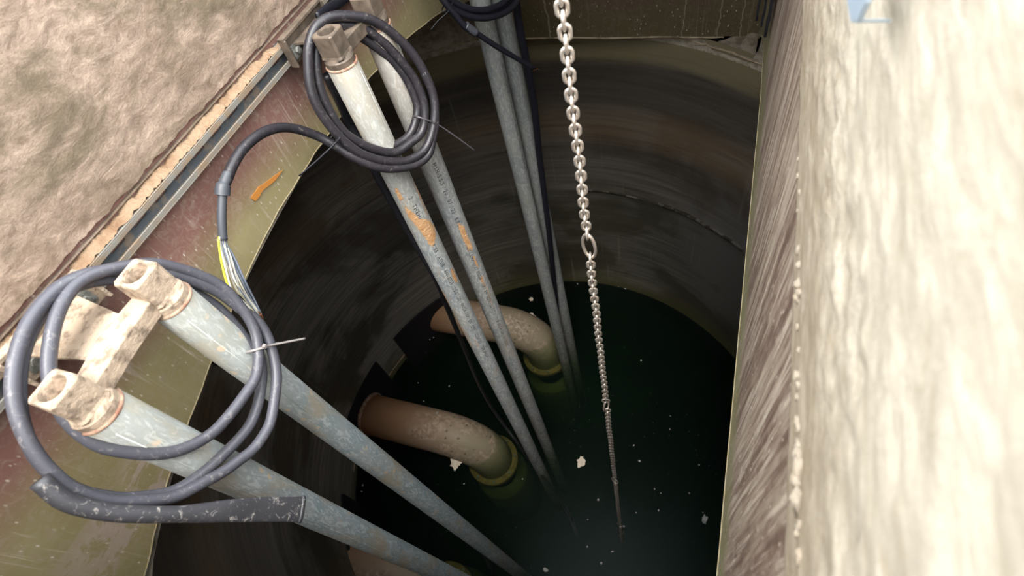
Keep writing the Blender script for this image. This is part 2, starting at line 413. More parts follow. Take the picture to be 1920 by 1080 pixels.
# ------------------------------------------------------------------ mesh helpers
def link(name, me, mat, parent=None, smooth=False):
    o = bpy.data.objects.new(name, me)
    if mat is not None and not me.materials:
        me.materials.append(mat)
    col.objects.link(o)
    if parent is not None:
        o.parent = parent
    if smooth:
        me.polygons.foreach_set('use_smooth', [True] * len(me.polygons))
    return o
def mk(name, vf, mat, parent=None, smooth=False, bevel=0.0):
    v, f = vf
    me = bpy.data.meshes.new(name)
    me.from_pydata([tuple(p) for p in v], [], f)
    me.validate()
    bm = bmesh.new(); bm.from_mesh(me)
    bmesh.ops.recalc_face_normals(bm, faces=bm.faces)
    if bevel:
        es = [e for e in bm.edges if len(e.link_faces) == 2 and e.calc_face_angle(0) > 0.6]
        bmesh.ops.bevel(bm, geom=es, offset=bevel, segments=2, profile=0.5, affect='EDGES')
    bm.to_mesh(me); bm.free()
    return link(name, me, mat, parent, smooth)
def join(*vfs):
    V, Fc = [], []
    for v, f in vfs:
        o = len(V)
        V += list(v)
        Fc += [tuple(i + o for i in q) for q in f]
    return V, Fc
def box(a, b):
    (x0, y0, z0), (x1, y1, z1) = a, b
    v = [(x0, y0, z0), (x1, y0, z0), (x1, y1, z0), (x0, y1, z0), (x0, y0, z1), (x1, y0, z1), (x1, y1, z1), (x0, y1, z1)]
    f = [(0, 3, 2, 1), (4, 5, 6, 7), (0, 1, 5, 4), (1, 2, 6, 5), (2, 3, 7, 6), (3, 0, 4, 7)]
    return v, f
def prism(poly, h, axis=2):
    """poly: list of 3-D points, h: offset vector"""
    h = Vector(h)
    a = [Vector(p) for p in poly]
    n = len(a)
    v = a + [p + h for p in a]
    f = [tuple(range(n))[::-1], tuple(range(n, 2 * n))]
    f += [(i, (i + 1) % n, n + (i + 1) % n, n + i) for i in range(n)]
    return v, f
def spline(pts, n):
    """Catmull-Rom through the points, n samples per span"""
    P = [Vector(p) for p in pts]
    P = [P[0] * 2 - P[1]] + P + [P[-1] * 2 - P[-2]]
    out = []
    for i in range(1, len(P) - 2):
        a, b, c, d = P[i - 1:i + 3]
        for k in range(n):
            t = k / n
            out.append(0.5 * ((2 * b) + (c - a) * t + (2 * a - 5 * b + 4 * c - d) * t * t + (3 * b - a - 3 * c + d) * t ** 3))
    out.append(P[-2].copy())
    return out
def tube(pts, r, seg=12, cap=True, flat=None):
    """r: number or list; flat: optional list of (axis vector, width scale, height scale) per point"""
    n = len(pts)
    rs = r if isinstance(r, (list, tuple)) else [r] * n
    V, Fc = [], []
    t0 = (pts[1] - pts[0]).normalized()
    up = t0.orthogonal().normalized()
    for i in range(n):
        t = (pts[min(i + 1, n - 1)] - pts[max(i - 1, 0)]).normalized()
        up = (up - t * up.dot(t)).normalized()
        sd = t.cross(up)
        for k in range(seg):
            a = 2 * PI * k / seg
            off = up * math.cos(a) * rs[i] + sd * math.sin(a) * rs[i]
            if flat:
                ax, sw, sh = flat[i]
                ax = (Vector(ax) - t * Vector(ax).dot(t)).normalized()
                bx = t.cross(ax)
                off = ax * off.dot(ax) * sh + bx * off.dot(bx) * sw
            V.append(pts[i] + off)
    for i in range(n - 1):
        for k in range(seg):
            k2 = (k + 1) % seg
            Fc.append((i * seg + k, i * seg + k2, (i + 1) * seg + k2, (i + 1) * seg + k))
    if cap:
        Fc.append(tuple(range(seg))[::-1])
        Fc.append(tuple(range((n - 1) * seg, n * seg)))
    return V, Fc
def lathe(prof, cx, cy, seg=32, closed=False):
    """prof: list of (radius, z)"""
    V, Fc = [], []
    n = len(prof)
    for i, (r, z) in enumerate(prof):
        for k in range(seg):
            a = 2 * PI * k / seg
            V.append((cx + r * math.cos(a), cy + r * math.sin(a), z))
    rng = n if closed else n - 1
    for i in range(rng):
        j = (i + 1) % n
        for k in range(seg):
            k2 = (k + 1) % seg
            Fc.append((i * seg + k, i * seg + k2, j * seg + k2, j * seg + k))
    return V, Fc
def blob(c, s, seed, sub=2, amp=0.35, freq=1.3):
    bm = bmesh.new()
    bmesh.ops.create_icosphere(bm, subdivisions=sub, radius=1)
    off = Vector((seed * 3.1, seed * 1.7, seed * 0.9))
    V = []
    for v in bm.verts:
        k = 1 + amp * noise.noise(v.co * freq + off) * 1.6
        p = v.co * k
        V.append(Vector((c[0] + p.x * s[0], c[1] + p.y * s[1], c[2] + p.z * s[2])))
    Fc = [tuple(q.index for q in f.verts) for f in bm.faces]
    bm.free()
    return V, Fc
def thing(name, label, cat, loc=(0, 0, 0), group=None):
    o = bpy.data.objects.new(name, None)
    o.empty_display_size = 0.05
    col.objects.link(o)
    o.location = loc
    tag(o, label, cat, group)
    return o
def tag(o, label=None, cat=None, group=None, kind=None):
    if label: o['label'] = label
    if cat: o['category'] = cat
    if group: o['group'] = group
    if kind: o['kind'] = kind
    return o
def put(o, parent):
    """parent o keeping its world place (parents here are unrotated empties)"""
    o.parent = parent
    o.location = Vector(o.location) - Vector(parent.location)
    return o

# ------------------------------------------------------------------ the setting
XL, XR, YN, YF = -0.80, 0.088, -0.22, 1.87
ZT = -0.10
CX, CY, RT = -0.585, 0.824, 1.17
ZW = -2.95
def dome_z(r):
    r = min(r, RT)
    return -0.67 - 0.53 * (1 - math.sqrt(max(0.0, 1 - (r / RT) ** 2)))

def rough_sheet(ys, z0f, z1, nz, xf, amp, seed, grain=1.0):
    """vertical sheet facing +-x, its face really uneven"""
    V, Fc = [], []
    for y in ys:
        z0 = z0f(y)
        for j in range(nz + 1):
            z = lerp(z0, z1, j / nz)
            p = Vector((0.0, y * 9 * grain, z * 14 * grain))
            d = noise.fractal(p + Vector((seed, 0, 0)), 0.9, 2.1, 5) * amp
            V.append((xf(y, z) + d, y, z))
    for i in range(len(ys) - 1):
        for j in range(nz):
            a = i * (nz + 1) + j
            Fc.append((a, a + nz + 1, a + nz + 2, a + 1))
    return V, Fc

# left concrete collar
ys = [YN + (YF - YN) * i / 420 for i in range(421)]
def left_edge(y):
    return -0.439 + 0.0045 * noise.fractal(Vector((y * 30, 3.3, 0)), 0.8, 2, 4)
wall_left = mk('wall_left', rough_sheet(ys, left_edge, ZT, 80, lambda y, z: XL + 0.008 + 0.012 * max(0, (z + 0.44) / 0.34) , 0.0013, 1.7, 3.5), M_conc_left, smooth=True)
tag(wall_left, kind='structure')
back = mk('collar_backing', join(box((-1.10, YN - 0.02, -0.450), (XL - 0.012, YF + 0.02, ZT - 0.002)),
                                 prism([(XL - 0.012, YN, -0.449), (XL + 0.006, YN, -0.449), (XL + 0.006, YN, -0.447), (XL - 0.012, YN, -0.447)], (0, YF - YN, 0))), M_conc_left, wall_left)
# left fibreglass panel with its curved cut foot
LY = [-0.22, -0.122, 0.02, 0.208, 0.387, 0.53, 0.686, 0.82, 0.95, 1.151, 1.378, 1.60, 1.87]
LZ = [-0.925, -0.883, -0.815, -0.755, -0.706, -0.684, -0.677, -0.676, -0.681, -0.702, -0.754, -0.835, -0.985]
def left_foot(y):
    return interp(y, LY, LZ) + 0.003 * noise.fractal(Vector((y * 14, 0, 5)), 0.8, 2, 3)
def panel_x(ys, z0f, z1f, xa, xb, nz=6):
    V, Fc = [], []
    for y in ys:
        for x in (xa, xb):
            for j in range(nz + 1):
                V.append((x, y, lerp(z0f(y), z1f(y), j / nz)))
    s = 2 * (nz + 1)
    for i in range(len(ys) - 1):
        a, b = i * s, (i + 1) * s
        for j in range(nz):
            Fc.append((a + j, b + j, b + j + 1, a + j + 1))
            Fc.append((a + nz + 1 + j, a + nz + 2 + j, b + nz + 2 + j, b + nz + 1 + j))
        Fc.append((a, a + nz + 1, b + nz + 1, b))
        Fc.append((a + nz, b + nz, b + 2 * nz + 1, a + 2 * nz + 1))
    n = len(ys) - 1
    Fc.append(tuple(range(0, nz + 1)) + tuple(range(2 * nz + 1, nz, -1)))
    Fc.append(tuple(n * s + q for q in list(range(0, nz + 1)) + list(range(2 * nz + 1, nz, -1)))[::-1])
    return V, Fc
ys2 = [YN + (YF - YN) * i / 160 for i in range(161)]
lp = mk('fibreglass_panel', panel_x(ys2, left_foot, lambda y: -0.435, XL, XL - 0.006), M_grp_left, wall_left)
mk('cut_edge', tube([Vector((XL - 0.002, y, left_foot(y))) for y in ys2], 0.0028, 6), M_cut, lp, smooth=True)
# orange paint mark on the panel
pm = [on_axis(x, y, 0, XL + 0.0008) for x, y in ((469, 371), (478, 377), (487, 367), (492, 357), (515, 339), (530, 319), (513, 330), (492, 346), (484, 350), (479, 358))]
om = mk('paint_mark', prism(pm, (0.0012, 0, 0)), M_orange, lp)
tag(om, 'orange paint mark with square head and tapering tail')

# right concrete collar
def right_edge(y):
    return -0.420 + 0.003 * noise.fractal(Vector((y * 22, 7.3, 0)), 0.8, 2, 4)
def right_x(y, z):
    t = (z + 0.42) / 0.32
    rough = 0.003 * math.exp(-((t - 0.33) / 0.16) ** 2)
    return XR - 0.006 - rough
def right_sheet():
    V, Fc = [], []
    nz = 80
    for y in ys:
        z0 = right_edge(y)
        for j in range(nz + 1):
            z = lerp(z0, ZT, j / nz)
            t = (z + 0.42) / 0.32
            a = 0.0006 + 0.0030 * math.exp(-((t - 0.40) / 0.17) ** 2)
            d = noise.fractal(Vector((4.2, y * 34, z * 70)), 0.9, 2.1, 4) * a
            V.append((XR - 0.006 - d - (0.0 if j else -0.006), y, z))
    for i in range(len(ys) - 1):
        for j in range(nz):
            q = i * (nz + 1) + j
            Fc.append((q, q + 1, q + nz + 2, q + nz + 1))
    return V, Fc
wall_right = mk('wall_right', right_sheet(), M_conc_right, smooth=True)
tag(wall_right, kind='structure')
mk('collar_backing', box((XR + 0.012, YN - 0.02, -0.425), (0.40, YF + 0.02, ZT - 0.002)), M_conc_right, wall_right)
def right_foot(y):
    return interp(y, [-0.22, 1.20, 1.40, 1.55, 1.70, 1.87], [-0.868, -0.868, -0.895, -0.945, -1.03, -1.15]) + 0.003 * noise.fractal(Vector((y * 9, 0, 9)), 0.8, 2, 3)
rp = mk('fibreglass_panel', panel_x(ys2, right_foot, lambda y: -0.41, XR, XR + 0.007), M_grp_right, wall_right)
mk('cut_edge', tube([Vector((XR + 0.001, y, right_foot(y))) for y in ys2], 0.0022, 6), M_cut, rp, smooth=True)
# lumps of mortar squeezed out along the foot of the right collar
rnd = random.Random(11)
lump_px = [(470, 9), (497, 8), (533, 12), (548, 9), (560, 10), (705, 9), (722, 8), (745, 7), (790, 10), (802, 8), (836, 10), (855, 15), (880, 16), (902, 15), (928, 16), (943, 13), (985, 7), (1000, 9), (1040, 9), (1050, 7),
           (330, 6), (360, 6), (395, 5), (298, 5), (612, 6), (655, 7)]
for i, (py, s) in enumerate(lump_px):
    p = on_axis(1498 + rnd.uniform(-2, 3), py, 0, XR - 0.006)
    r = s / 1000 * 0.42
    mk('mortar_lump', blob(p, (r * 0.7, r * rnd.uniform(1.0, 1.3), r * rnd.uniform(0.7, 1.0)), i + 3, 2, 0.5, 1.6), M_mortar, wall_right, smooth=True)

# far wall
def far_panel():
    V, Fc = box((XL - 0.006, YF, -1.135), (XR + 0.007, YF + 0.008, -0.43))
    return V, Fc
wall_far = mk('wall_far', box((-1.1, YF + 0.008, -0.43), (0.4, YF + 0.30, ZT - 0.002)), M_conc_left)
tag(wall_far, kind='structure')
fp = mk('fibreglass_panel', far_panel(), M_grp_far, wall_far)
pts = [Vector((x, YF - 0.001, -1.137 + 0.004 * noise.noise(Vector((x * 6, 0, 0))))) for x in np.linspace(XL, -0.02, 60)]
mk('joint_bead', tube(pts, 0.0035, 6), M_joint, fp, smooth=True)
wall_near = mk('wall_near', box((-1.1, YN - 0.30, -0.43), (0.4, YN, ZT - 0.002)), M_conc_right)
tag(wall_near, kind='structure')
mk('fibreglass_panel', box((XL - 0.006, YN - 0.008, -1.02), (XR + 0.007, YN, -0.43)), M_grp_far, wall_near)

# mortar haunch between the far corner of the square neck and the round tank
def haunch(sx, mat_parent):
    V, Fc = [], []
    # region outside the circle, inside the box corner, near (x_corner, YF)
    xs = np.linspace(-0.14, XR + 0.002, 40) if sx > 0 else None
    for x in xs:
        dx = x - CX
        yc = CY + math.sqrt(max(0, (RT - 0.004) ** 2 - dx * dx))
        yc = min(yc, YF)
        for j in range(13):
            t = j / 12
            y = lerp(yc, YF + 0.004, t)
            n = noise.fractal(Vector((x * 26, y * 26, 2)), 0.9, 2.1, 4)
            z = -1.170 + 0.05 * t * min(1.0, (YF - yc) / 0.08) + 0.012 * n * min(1.0, t * 4) * min(1.0, (YF - yc) / 0.03)
            V.append((x, y, z))
    for i in range(len(xs) - 1):
        for j in range(12):
            a = i * 13 + j
            Fc.append((a, a + 13, a + 14, a + 1))
    return V, Fc
mk('mortar_haunch', haunch(1, None), M_ledge, wall_far, smooth=True)

# tank: round wall, dome, floor
def tank_wall():
    zs = [-1.15 - 0.05 * i for i in range(18)] + [-2.05, -2.07, -2.09] + [-2.15 - 0.06 * i for i in range(14)] + [-3.2, -3.7, -4.3]
    V, Fc = [], []
    n = 288
    for z in zs:
        r = RT - (0.006 if abs(z + 2.07) < 0.005 else 0.0)
        for k in range(n):
            a = 2 * PI * k / n
            V.append((CX + r * math.cos(a), CY + r * math.sin(a), z))
    for i in range(len(zs) - 1):
        for k in range(n):
            k2 = (k + 1) % n
            Fc.append((i * n + k, i * n + k2, (i + 1) * n + k2, (i + 1) * n + k))
    return V, Fc
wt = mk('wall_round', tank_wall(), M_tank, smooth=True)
tag(wt, kind='structure')
def ring(a0, a1, z, r, rad, seed, wob=0.003):
    pts = []
    n = int(abs(a1 - a0) / 1.0)
    for i in range(n + 1):
        a = math.radians(lerp(a0, a1, i / n))
        pts.append(Vector((CX + r * math.cos(a), CY + r * math.sin(a), z + wob * noise.noise(Vector((a * 20, seed, 0))))))
    return tube(pts, rad, 6)
mk('joint_bead', ring(36, 128, -1.172, RT - 0.001, 0.004, 1), M_joint, wt, smooth=True)
mk('joint_crust', ring(48, 72, -2.07, RT - 0.003, 0.010, 2, 0.008), M_crust, wt, smooth=True)
mk('joint_crust', ring(76, 94, -2.075, RT - 0.004, 0.007, 3, 0.008), M_crust, wt, smooth=True)
mk('joint_bead', ring(140, 200, -2.90, RT - 0.002, 0.004, 4), M_joint, wt, smooth=True)
floor = mk('floor', lathe([(0.001, -4.3), (RT, -4.3)], CX, CY, 64), M_tank)
tag(floor, kind='structure')
def dome():
    V, Fc = [], []
    n, m = 240, 14
    for k in range(n):
        a = 2 * PI * k / n
        c, s = math.cos(a), math.sin(a)
        d = 9
        if c > 1e-6: d = min(d, (XR + 0.006 - CX) / c)
        if c < -1e-6: d = min(d, (XL - 0.006 - CX) / c)
        if s > 1e-6: d = min(d, (YF + 0.006 - CY) / s)
        if s < -1e-6: d = min(d, (YN - 0.006 - CY) / s)
        d = min(d, RT - 0.0005)
        for j in range(m + 1):
            t = j / m
            r = lerp(d, RT, math.sin(t * PI / 2))
            V.append((CX + r * c, CY + r * s, dome_z(r)))
    for k in range(n):
        k2 = (k + 1) % n
        for j in range(m):
            Fc.append((k * (m + 1) + j, k * (m + 1) + j + 1, k2 * (m + 1) + j + 1, k2 * (m + 1) + j))
    return V, Fc
M_dome = simple('lightened_mortar_skim', (0.44, 0.38, 0.30), 0.95, spec=0.1, bump=(60, 0.6, 0.005), var=(30, (0.27, 0.22, 0.165), 0.42, 0.62))  # mortar skim, colour lifted to stand in for light under the dome
ceiling = mk('ceiling', dome(), M_dome, smooth=True)
tag(ceiling, kind='structure')
# ground around the opening and an unseen cover sized to shade its far end
gr = join(box((-4, YN - 4, ZT - 0.05), (XL + 0.02, YF + 4, ZT)), box((XR - 0.0045, YN - 4, ZT - 0.05), (4, YF + 4, ZT)),
          box((XL + 0.02, YN - 4, ZT - 0.05), (XR - 0.0045, YN, ZT)), box((XL + 0.02, YF, ZT - 0.05), (XR - 0.0045, YF + 4, ZT)))
gr = join(gr, box((-2.2, -0.9, -4.6), (-2.1, 2.6, ZT - 0.04)), box((0.95, -0.9, -4.6), (1.05, 2.6, ZT - 0.04)), box((-2.2, -0.9, -4.6), (1.05, -0.8, ZT - 0.04)),
          box((-2.2, 2.5, -4.6), (1.05, 2.6, ZT - 0.04)), box((-2.2, -0.9, -4.7), (1.05, 2.6, -4.6)))
g = mk('ground', gr, M_conc_ground)
tag(g, kind='structure')
cv = mk('shade_cover_1', box((XL - 0.05, 0.99, ZT + 0.002), (XR + 0.06, YF + 0.08, ZT + 0.012)), M_shade_cover)
tag(cv, kind='structure')

# ------------------------------------------------------------------ water
wv, wf = [], []
n = 120
for r_, z_ in ((RT - 0.0008, ZW), (RT - 0.0008, -4.29)):
    for k in range(n):
        a = 2 * PI * k / n
        wv.append((CX + r_ * math.cos(a), CY + r_ * math.sin(a), z_))
wf = [tuple(range(n)), tuple(range(n, 2 * n))[::-1]] + [(k, n + k, n + (k + 1) % n, (k + 1) % n) for k in range(n)]
water = mk('water', (wv, wf), M_water)
tag(water, 'dark green still water filling the bottom of the round tank', 'water', kind='stuff')

# ------------------------------------------------------------------ slotted strut on the left wall
st = thing('strut_channel', 'slotted galvanised steel channel bolted along the left wall under the concrete', 'channel', (XL, YN + 0.01, -0.476))
y0, y1 = YN + 0.01, YF - 0.02
x0, x1 = XL + 0.0005, XL + 0.0215
za, zb = -0.499, -0.462
def web():
    V, Fc = [], []
    def q(ya, yb, z0, z1):
        a, b = box((x0, ya, z0), (x0 + 0.0025, yb, z1))
        return a, b
    parts = [q(y0, y1, za, -0.4865), q(y0, y1, -0.4725, zb)]
    y = y0
    while y < y1 - 0.05:
        parts.append(q(y, y + 0.022, -0.4865, -0.4725))
        y += 0.05
    return join(*parts)
put(mk('web', web(), M_strutweb), st)
put(mk('upper_flange', join(box((x0 + 0.0025, y0, zb - 0.0025), (x1, y1, zb)), box((x1 - 0.0025, y0, zb - 0.010), (x1, y1, zb - 0.0025))), M_strut, bevel=0.0006), st)
put(mk('lower_flange', join(box((x0 + 0.0025, y0, za), (x1, y1, za + 0.0025)), box((x1 - 0.0025, y0, za + 0.0025), (x1, y1, za + 0.010))), M_strut, bevel=0.0006), st)
# sandy dirt on top of the strut
def dirt(ya, yb):
    V, Fc = [], []
    N = 420; m = 7
    for i in range(N + 1):
        y = lerp(ya, yb, i / N)
        hgt = 0.007 + 0.008 * noise.fractal(Vector((y * 22, 0, 0)), 0.8, 2, 4)
        edge = min(1, i / 12, (N - i) / 12)
        hgt = max(0.002, hgt) * edge + 0.0006
        for j in range(m + 1):
            t = j / m
            x = lerp(XL + 0.0008, XL + 0.0205 + 0.002 * noise.noise(Vector((y * 60, 5, 0))), t)
            z = -0.4615 + hgt * (1 - t) ** 0.7 + 0.006 * abs(noise.noise(Vector((x * 190, y * 110, 1)))) * edge
            V.append((x, y, z))
    for i in range(N):
        for j in range(m):
            a = i * (m + 1) + j
            Fc.append((a, a + m + 1, a + m + 2, a + 1))
    return V, Fc
d1 = mk('sandy_dirt', dirt(YN + 0.02, 0.735), M_dirt, smooth=True)
tag(d1, 'sandy dirt heaped along the top of the slotted channel', 'dirt', kind='stuff')

# ------------------------------------------------------------------ guide rails
RP = 0.03015
rails = {
 'A': (-0.668, 0.745, M_galv, 'tall galvanised guide pipe with large orange clay stain and open square cap'),
 'B': (-0.655, 0.868, M_galv_b, 'duller galvanised guide pipe just behind the orange-stained one, printed with a date'),
 'C': (-0.655, 0.213, M_galv_dusty, 'pale blue-grey guide pipe running from the sandy cap, behind the lower cable coil'),
 'D': (-0.640, 0.058, M_galv_dusty, 'lowest pale guide pipe, crossed by the flattened cable end'),
 'E': (-0.695, 1.430, M_galv_dark, 'shaded left pipe of the rearmost pair beside the chain'),
 'F': (-0.672, 1.520, M_galv_dark, 'shaded right pipe of the rearmost pair, next to the hanging black cable'),
}
ZTOP, ZBOT = -0.497, -3.95
rail_obj = {}
def pipe_text(body, base, start, px, py, ang, size, parent, mat):
    cu = bpy.data.curves.new('tmp', 'FONT')
    cu.body = body; cu.size = size; cu.resolution_u = 2
    cu.space_character = 1.15
    to = bpy.data.objects.new('tmp', cu); col.objects.link(to)
    dg = bpy.context.evaluated_depsgraph_get()
    me0 = to.evaluated_get(dg).to_mesh()
    bm = bmesh.new(); bm.from_mesh(me0)
    to.evaluated_get(dg).to_mesh_clear()
    bpy.data.objects.remove(to); bpy.data.curves.remove(cu)
    R = RP + 0.0004
    for v in bm.verts:
        u, h = v.co.x, v.co.y
        a = ang + h / R
        v.co = Vector((px + R * math.cos(a), py + R * math.sin(a), start - u))
    me = bpy.data.meshes.new(base); bm.to_mesh(me); bm.free()
    o = link(base, me, mat)
    put(o, parent)
    return o
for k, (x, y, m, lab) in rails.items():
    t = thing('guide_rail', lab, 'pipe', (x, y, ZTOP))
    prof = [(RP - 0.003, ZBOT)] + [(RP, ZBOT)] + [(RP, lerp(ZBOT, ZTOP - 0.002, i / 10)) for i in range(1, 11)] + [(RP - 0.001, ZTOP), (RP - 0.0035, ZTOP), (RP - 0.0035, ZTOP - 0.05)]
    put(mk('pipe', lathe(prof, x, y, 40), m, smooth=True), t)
    put(mk('rim', lathe([(RP + 0.0004, ZTOP - 0.0035), (RP + 0.0012, ZTOP - 0.001), (RP - 0.001, ZTOP + 0.001), (RP - 0.004, ZTOP)], x, y, 40), M_rust, smooth=True), t)
    # weld seam
    sa = {'A': 0.15, 'B': 0.2, 'C': -0.5, 'D': -0.6, 'E': -1.6, 'F': -1.2}[k]
    put(mk('weld_seam', tube([Vector((x + RP * math.cos(sa), y + RP * math.sin(sa), z)) for z in np.linspace(ZTOP - 0.02, -2.9, 12)], 0.0011, 5), M_galv_dark if k in 'AB' else m, smooth=True), t)
    rail_obj[k] = t
def face(px, py, off):
    """angle of the side of a pipe that faces the opening, turned by off"""
    return math.atan2(-py, -px) + off
x, y = rails['A'][:2]
pipe_text('2 \u00b7 THEH-S2SA / 24 KIP-55 \u00b7 ATUB \u00b7 EN10255 \u00b7 22/07/20 \u00b7 0NGA 1SP1 EN10255 \u00b7 22/07/20 \u00b7 TUB 0NGA', 'printed_text', -0.83, x, y, face(x, y, 0.02), 0.016, rail_obj['A'], M_ink)
x, y = rails['B'][:2]
pipe_text('HSH-S:5,S / 20 / 07 / 22 | 8:8:05 \u00b7 ATA 11 COLORP O 21 0NGA \u00b7 1SP1 EN10255 \u00b7 22/07/20 \u00b7 TUB 0NGA 1SP1 EN10255', 'printed_text', -0.835, x, y, face(x, y, 0.0), 0.016, rail_obj['B'], M_ink)
x, y = rails['E'][:2]
pipe_text('EN10255 \u00b7 22/07/20 \u00b7 TUB 0NGA \u00b7 1SP1 EN10255 \u00b7 22/07/20 \u00b7 TUB 0NGA 1SP1', 'printed_text', -0.95, x, y, face(x, y, 0.75), 0.012, rail_obj['E'], M_ink)

# dried orange clay on the two stained pipes
M_clay = simple('orange_clay', (0.60, 0.36, 0.19), 0.95, spec=0.1, bump=(160, 0.8, 0.003), var=(60, (0.50, 0.27, 0.12), 0.45, 0.65))
def clay(key, outlines):
    px_, py_ = rails[key][:2]
    R = RP + 0.0007
    def hit(x, y):
        q = ray(x, y); a = q.x ** 2 + q.y ** 2; b = -2 * (q.x * px_ + q.y * py_); c = px_ ** 2 + py_ ** 2 - RP * RP
        disc = b * b - 4 * a * c
        t = (-b - math.sqrt(max(0, disc))) / (2 * a)
        p = q * t
        return (math.atan2(p.y - py_, p.x - px_) * RP, p.z)
    for ol in outlines:
        P = [hit(*q) for q in ol]
        us = [p[0] for p in P]; zs = [p[1] for p in P]
        def inside(u, z):
            r_ = False; j = len(P) - 1
            for i in range(len(P)):
                if (P[i][1] > z) != (P[j][1] > z) and u < (P[j][0] - P[i][0]) * (z - P[i][1]) / (P[j][1] - P[i][1]) + P[i][0]:
                    r_ = not r_
                j = i
            return r_
        st_ = 0.0008
        nu = int((max(us) - min(us)) / st_) + 6; nz = int((max(zs) - min(zs)) / (st_ * 2.2)) + 6
        V, Fc, idx = [], [], {}
        def vid(i, j):
            if (i, j) not in idx:
                u = min(us) + (i - 3) * st_; z = min(zs) + (j - 3) * st_ * 2.2
                idx[(i, j)] = len(V)
                rr_ = R + 0.0004 * noise.noise(Vector((u * 500, z * 300, 0)))
                V.append((px_ + rr_ * math.cos(u / RP), py_ + rr_ * math.sin(u / RP), z))
            return idx[(i, j)]
        for i in range(nu):
            for j in range(nz):
                u = min(us) + (i - 2.5) * st_; z = min(zs) + (j - 2.5) * st_ * 2.2
                wv_ = Vector((u * 260, z * 110, 3))
                if inside(u + 0.0022 * noise.fractal(wv_, 0.8, 2, 3), z + 0.006 * noise.fractal(wv_ + Vector((9, 0, 0)), 0.8, 2, 3)):
                    Fc.append((vid(i, j), vid(i + 1, j), vid(i + 1, j + 1), vid(i, j + 1)))
        if Fc:
            o = mk('clay_stain', (V, Fc), M_clay, smooth=True)
            put(o, rail_obj[key])
clay('A', [[(759, 386), (773, 397), (786, 410), (804, 412), (814, 424), (816, 447), (811, 462), (804, 457), (793, 440), (779, 421), (764, 404)],
           [(740, 350), (746, 355), (756, 372), (752, 377), (744, 366)], [(844, 502), (850, 505), (858, 526), (855, 532), (848, 520)]])
clay('B', [[(858, 417), (870, 425), (877, 444), (886, 466), (882, 470), (874, 460), (866, 444), (860, 428)], [(886, 480), (890, 480), (897, 500), (893, 500)]])

# ------------------------------------------------------------------ top brackets
def square_cap(x, y, hollow=True):
    """square head with a round cup in it, on a round collar"""
    s = 0.0215
    z0, z1 = -0.479, -0.436
    n = 32
    V = []; Fc = []
    # square outline sampled with n points
    sq, ci = [], []
    for k in range(n):
        a = 2 * PI * (k + 0.5) / n
        c, q = math.cos(a), math.sin(a)
        m = s / max(abs(c), abs(q))
        m = min(m, s * 1.30)
        sq.append((c * m, q * m)); ci.append((c, q))
    def ringv(pts, z, sc=1.0):
        o = len(V)
        V.extend([(x + p[0] * sc, y + p[1] * sc, z) for p in pts])
        return o
    rows = [ringv(ci, -0.4965, 0.0285), ringv(ci, -0.486, 0.0285), ringv(ci, -0.4835, 0.0268), ringv(sq, z0, 1.06), ringv(sq, z0 + 0.004, 1.0), ringv(sq, z1 - 0.002, 1.0), ringv(sq, z1, 0.95),
            ringv(ci, z1, 0.0165), ringv(ci, z1 - 0.003, 0.0155), ringv(ci, z1 - 0.030, 0.0135)]
    for a, b in zip(rows[:-1], rows[1:]):
        for k in range(n):
            k2 = (k + 1) % n
            Fc.append((a + k, a + k2, b + k2, b + k))
    Fc.append(tuple(range(rows[-1], rows[-1] + n)))
    Fc.append(tuple(range(rows[0], rows[0] + n))[::-1])
    return V, Fc
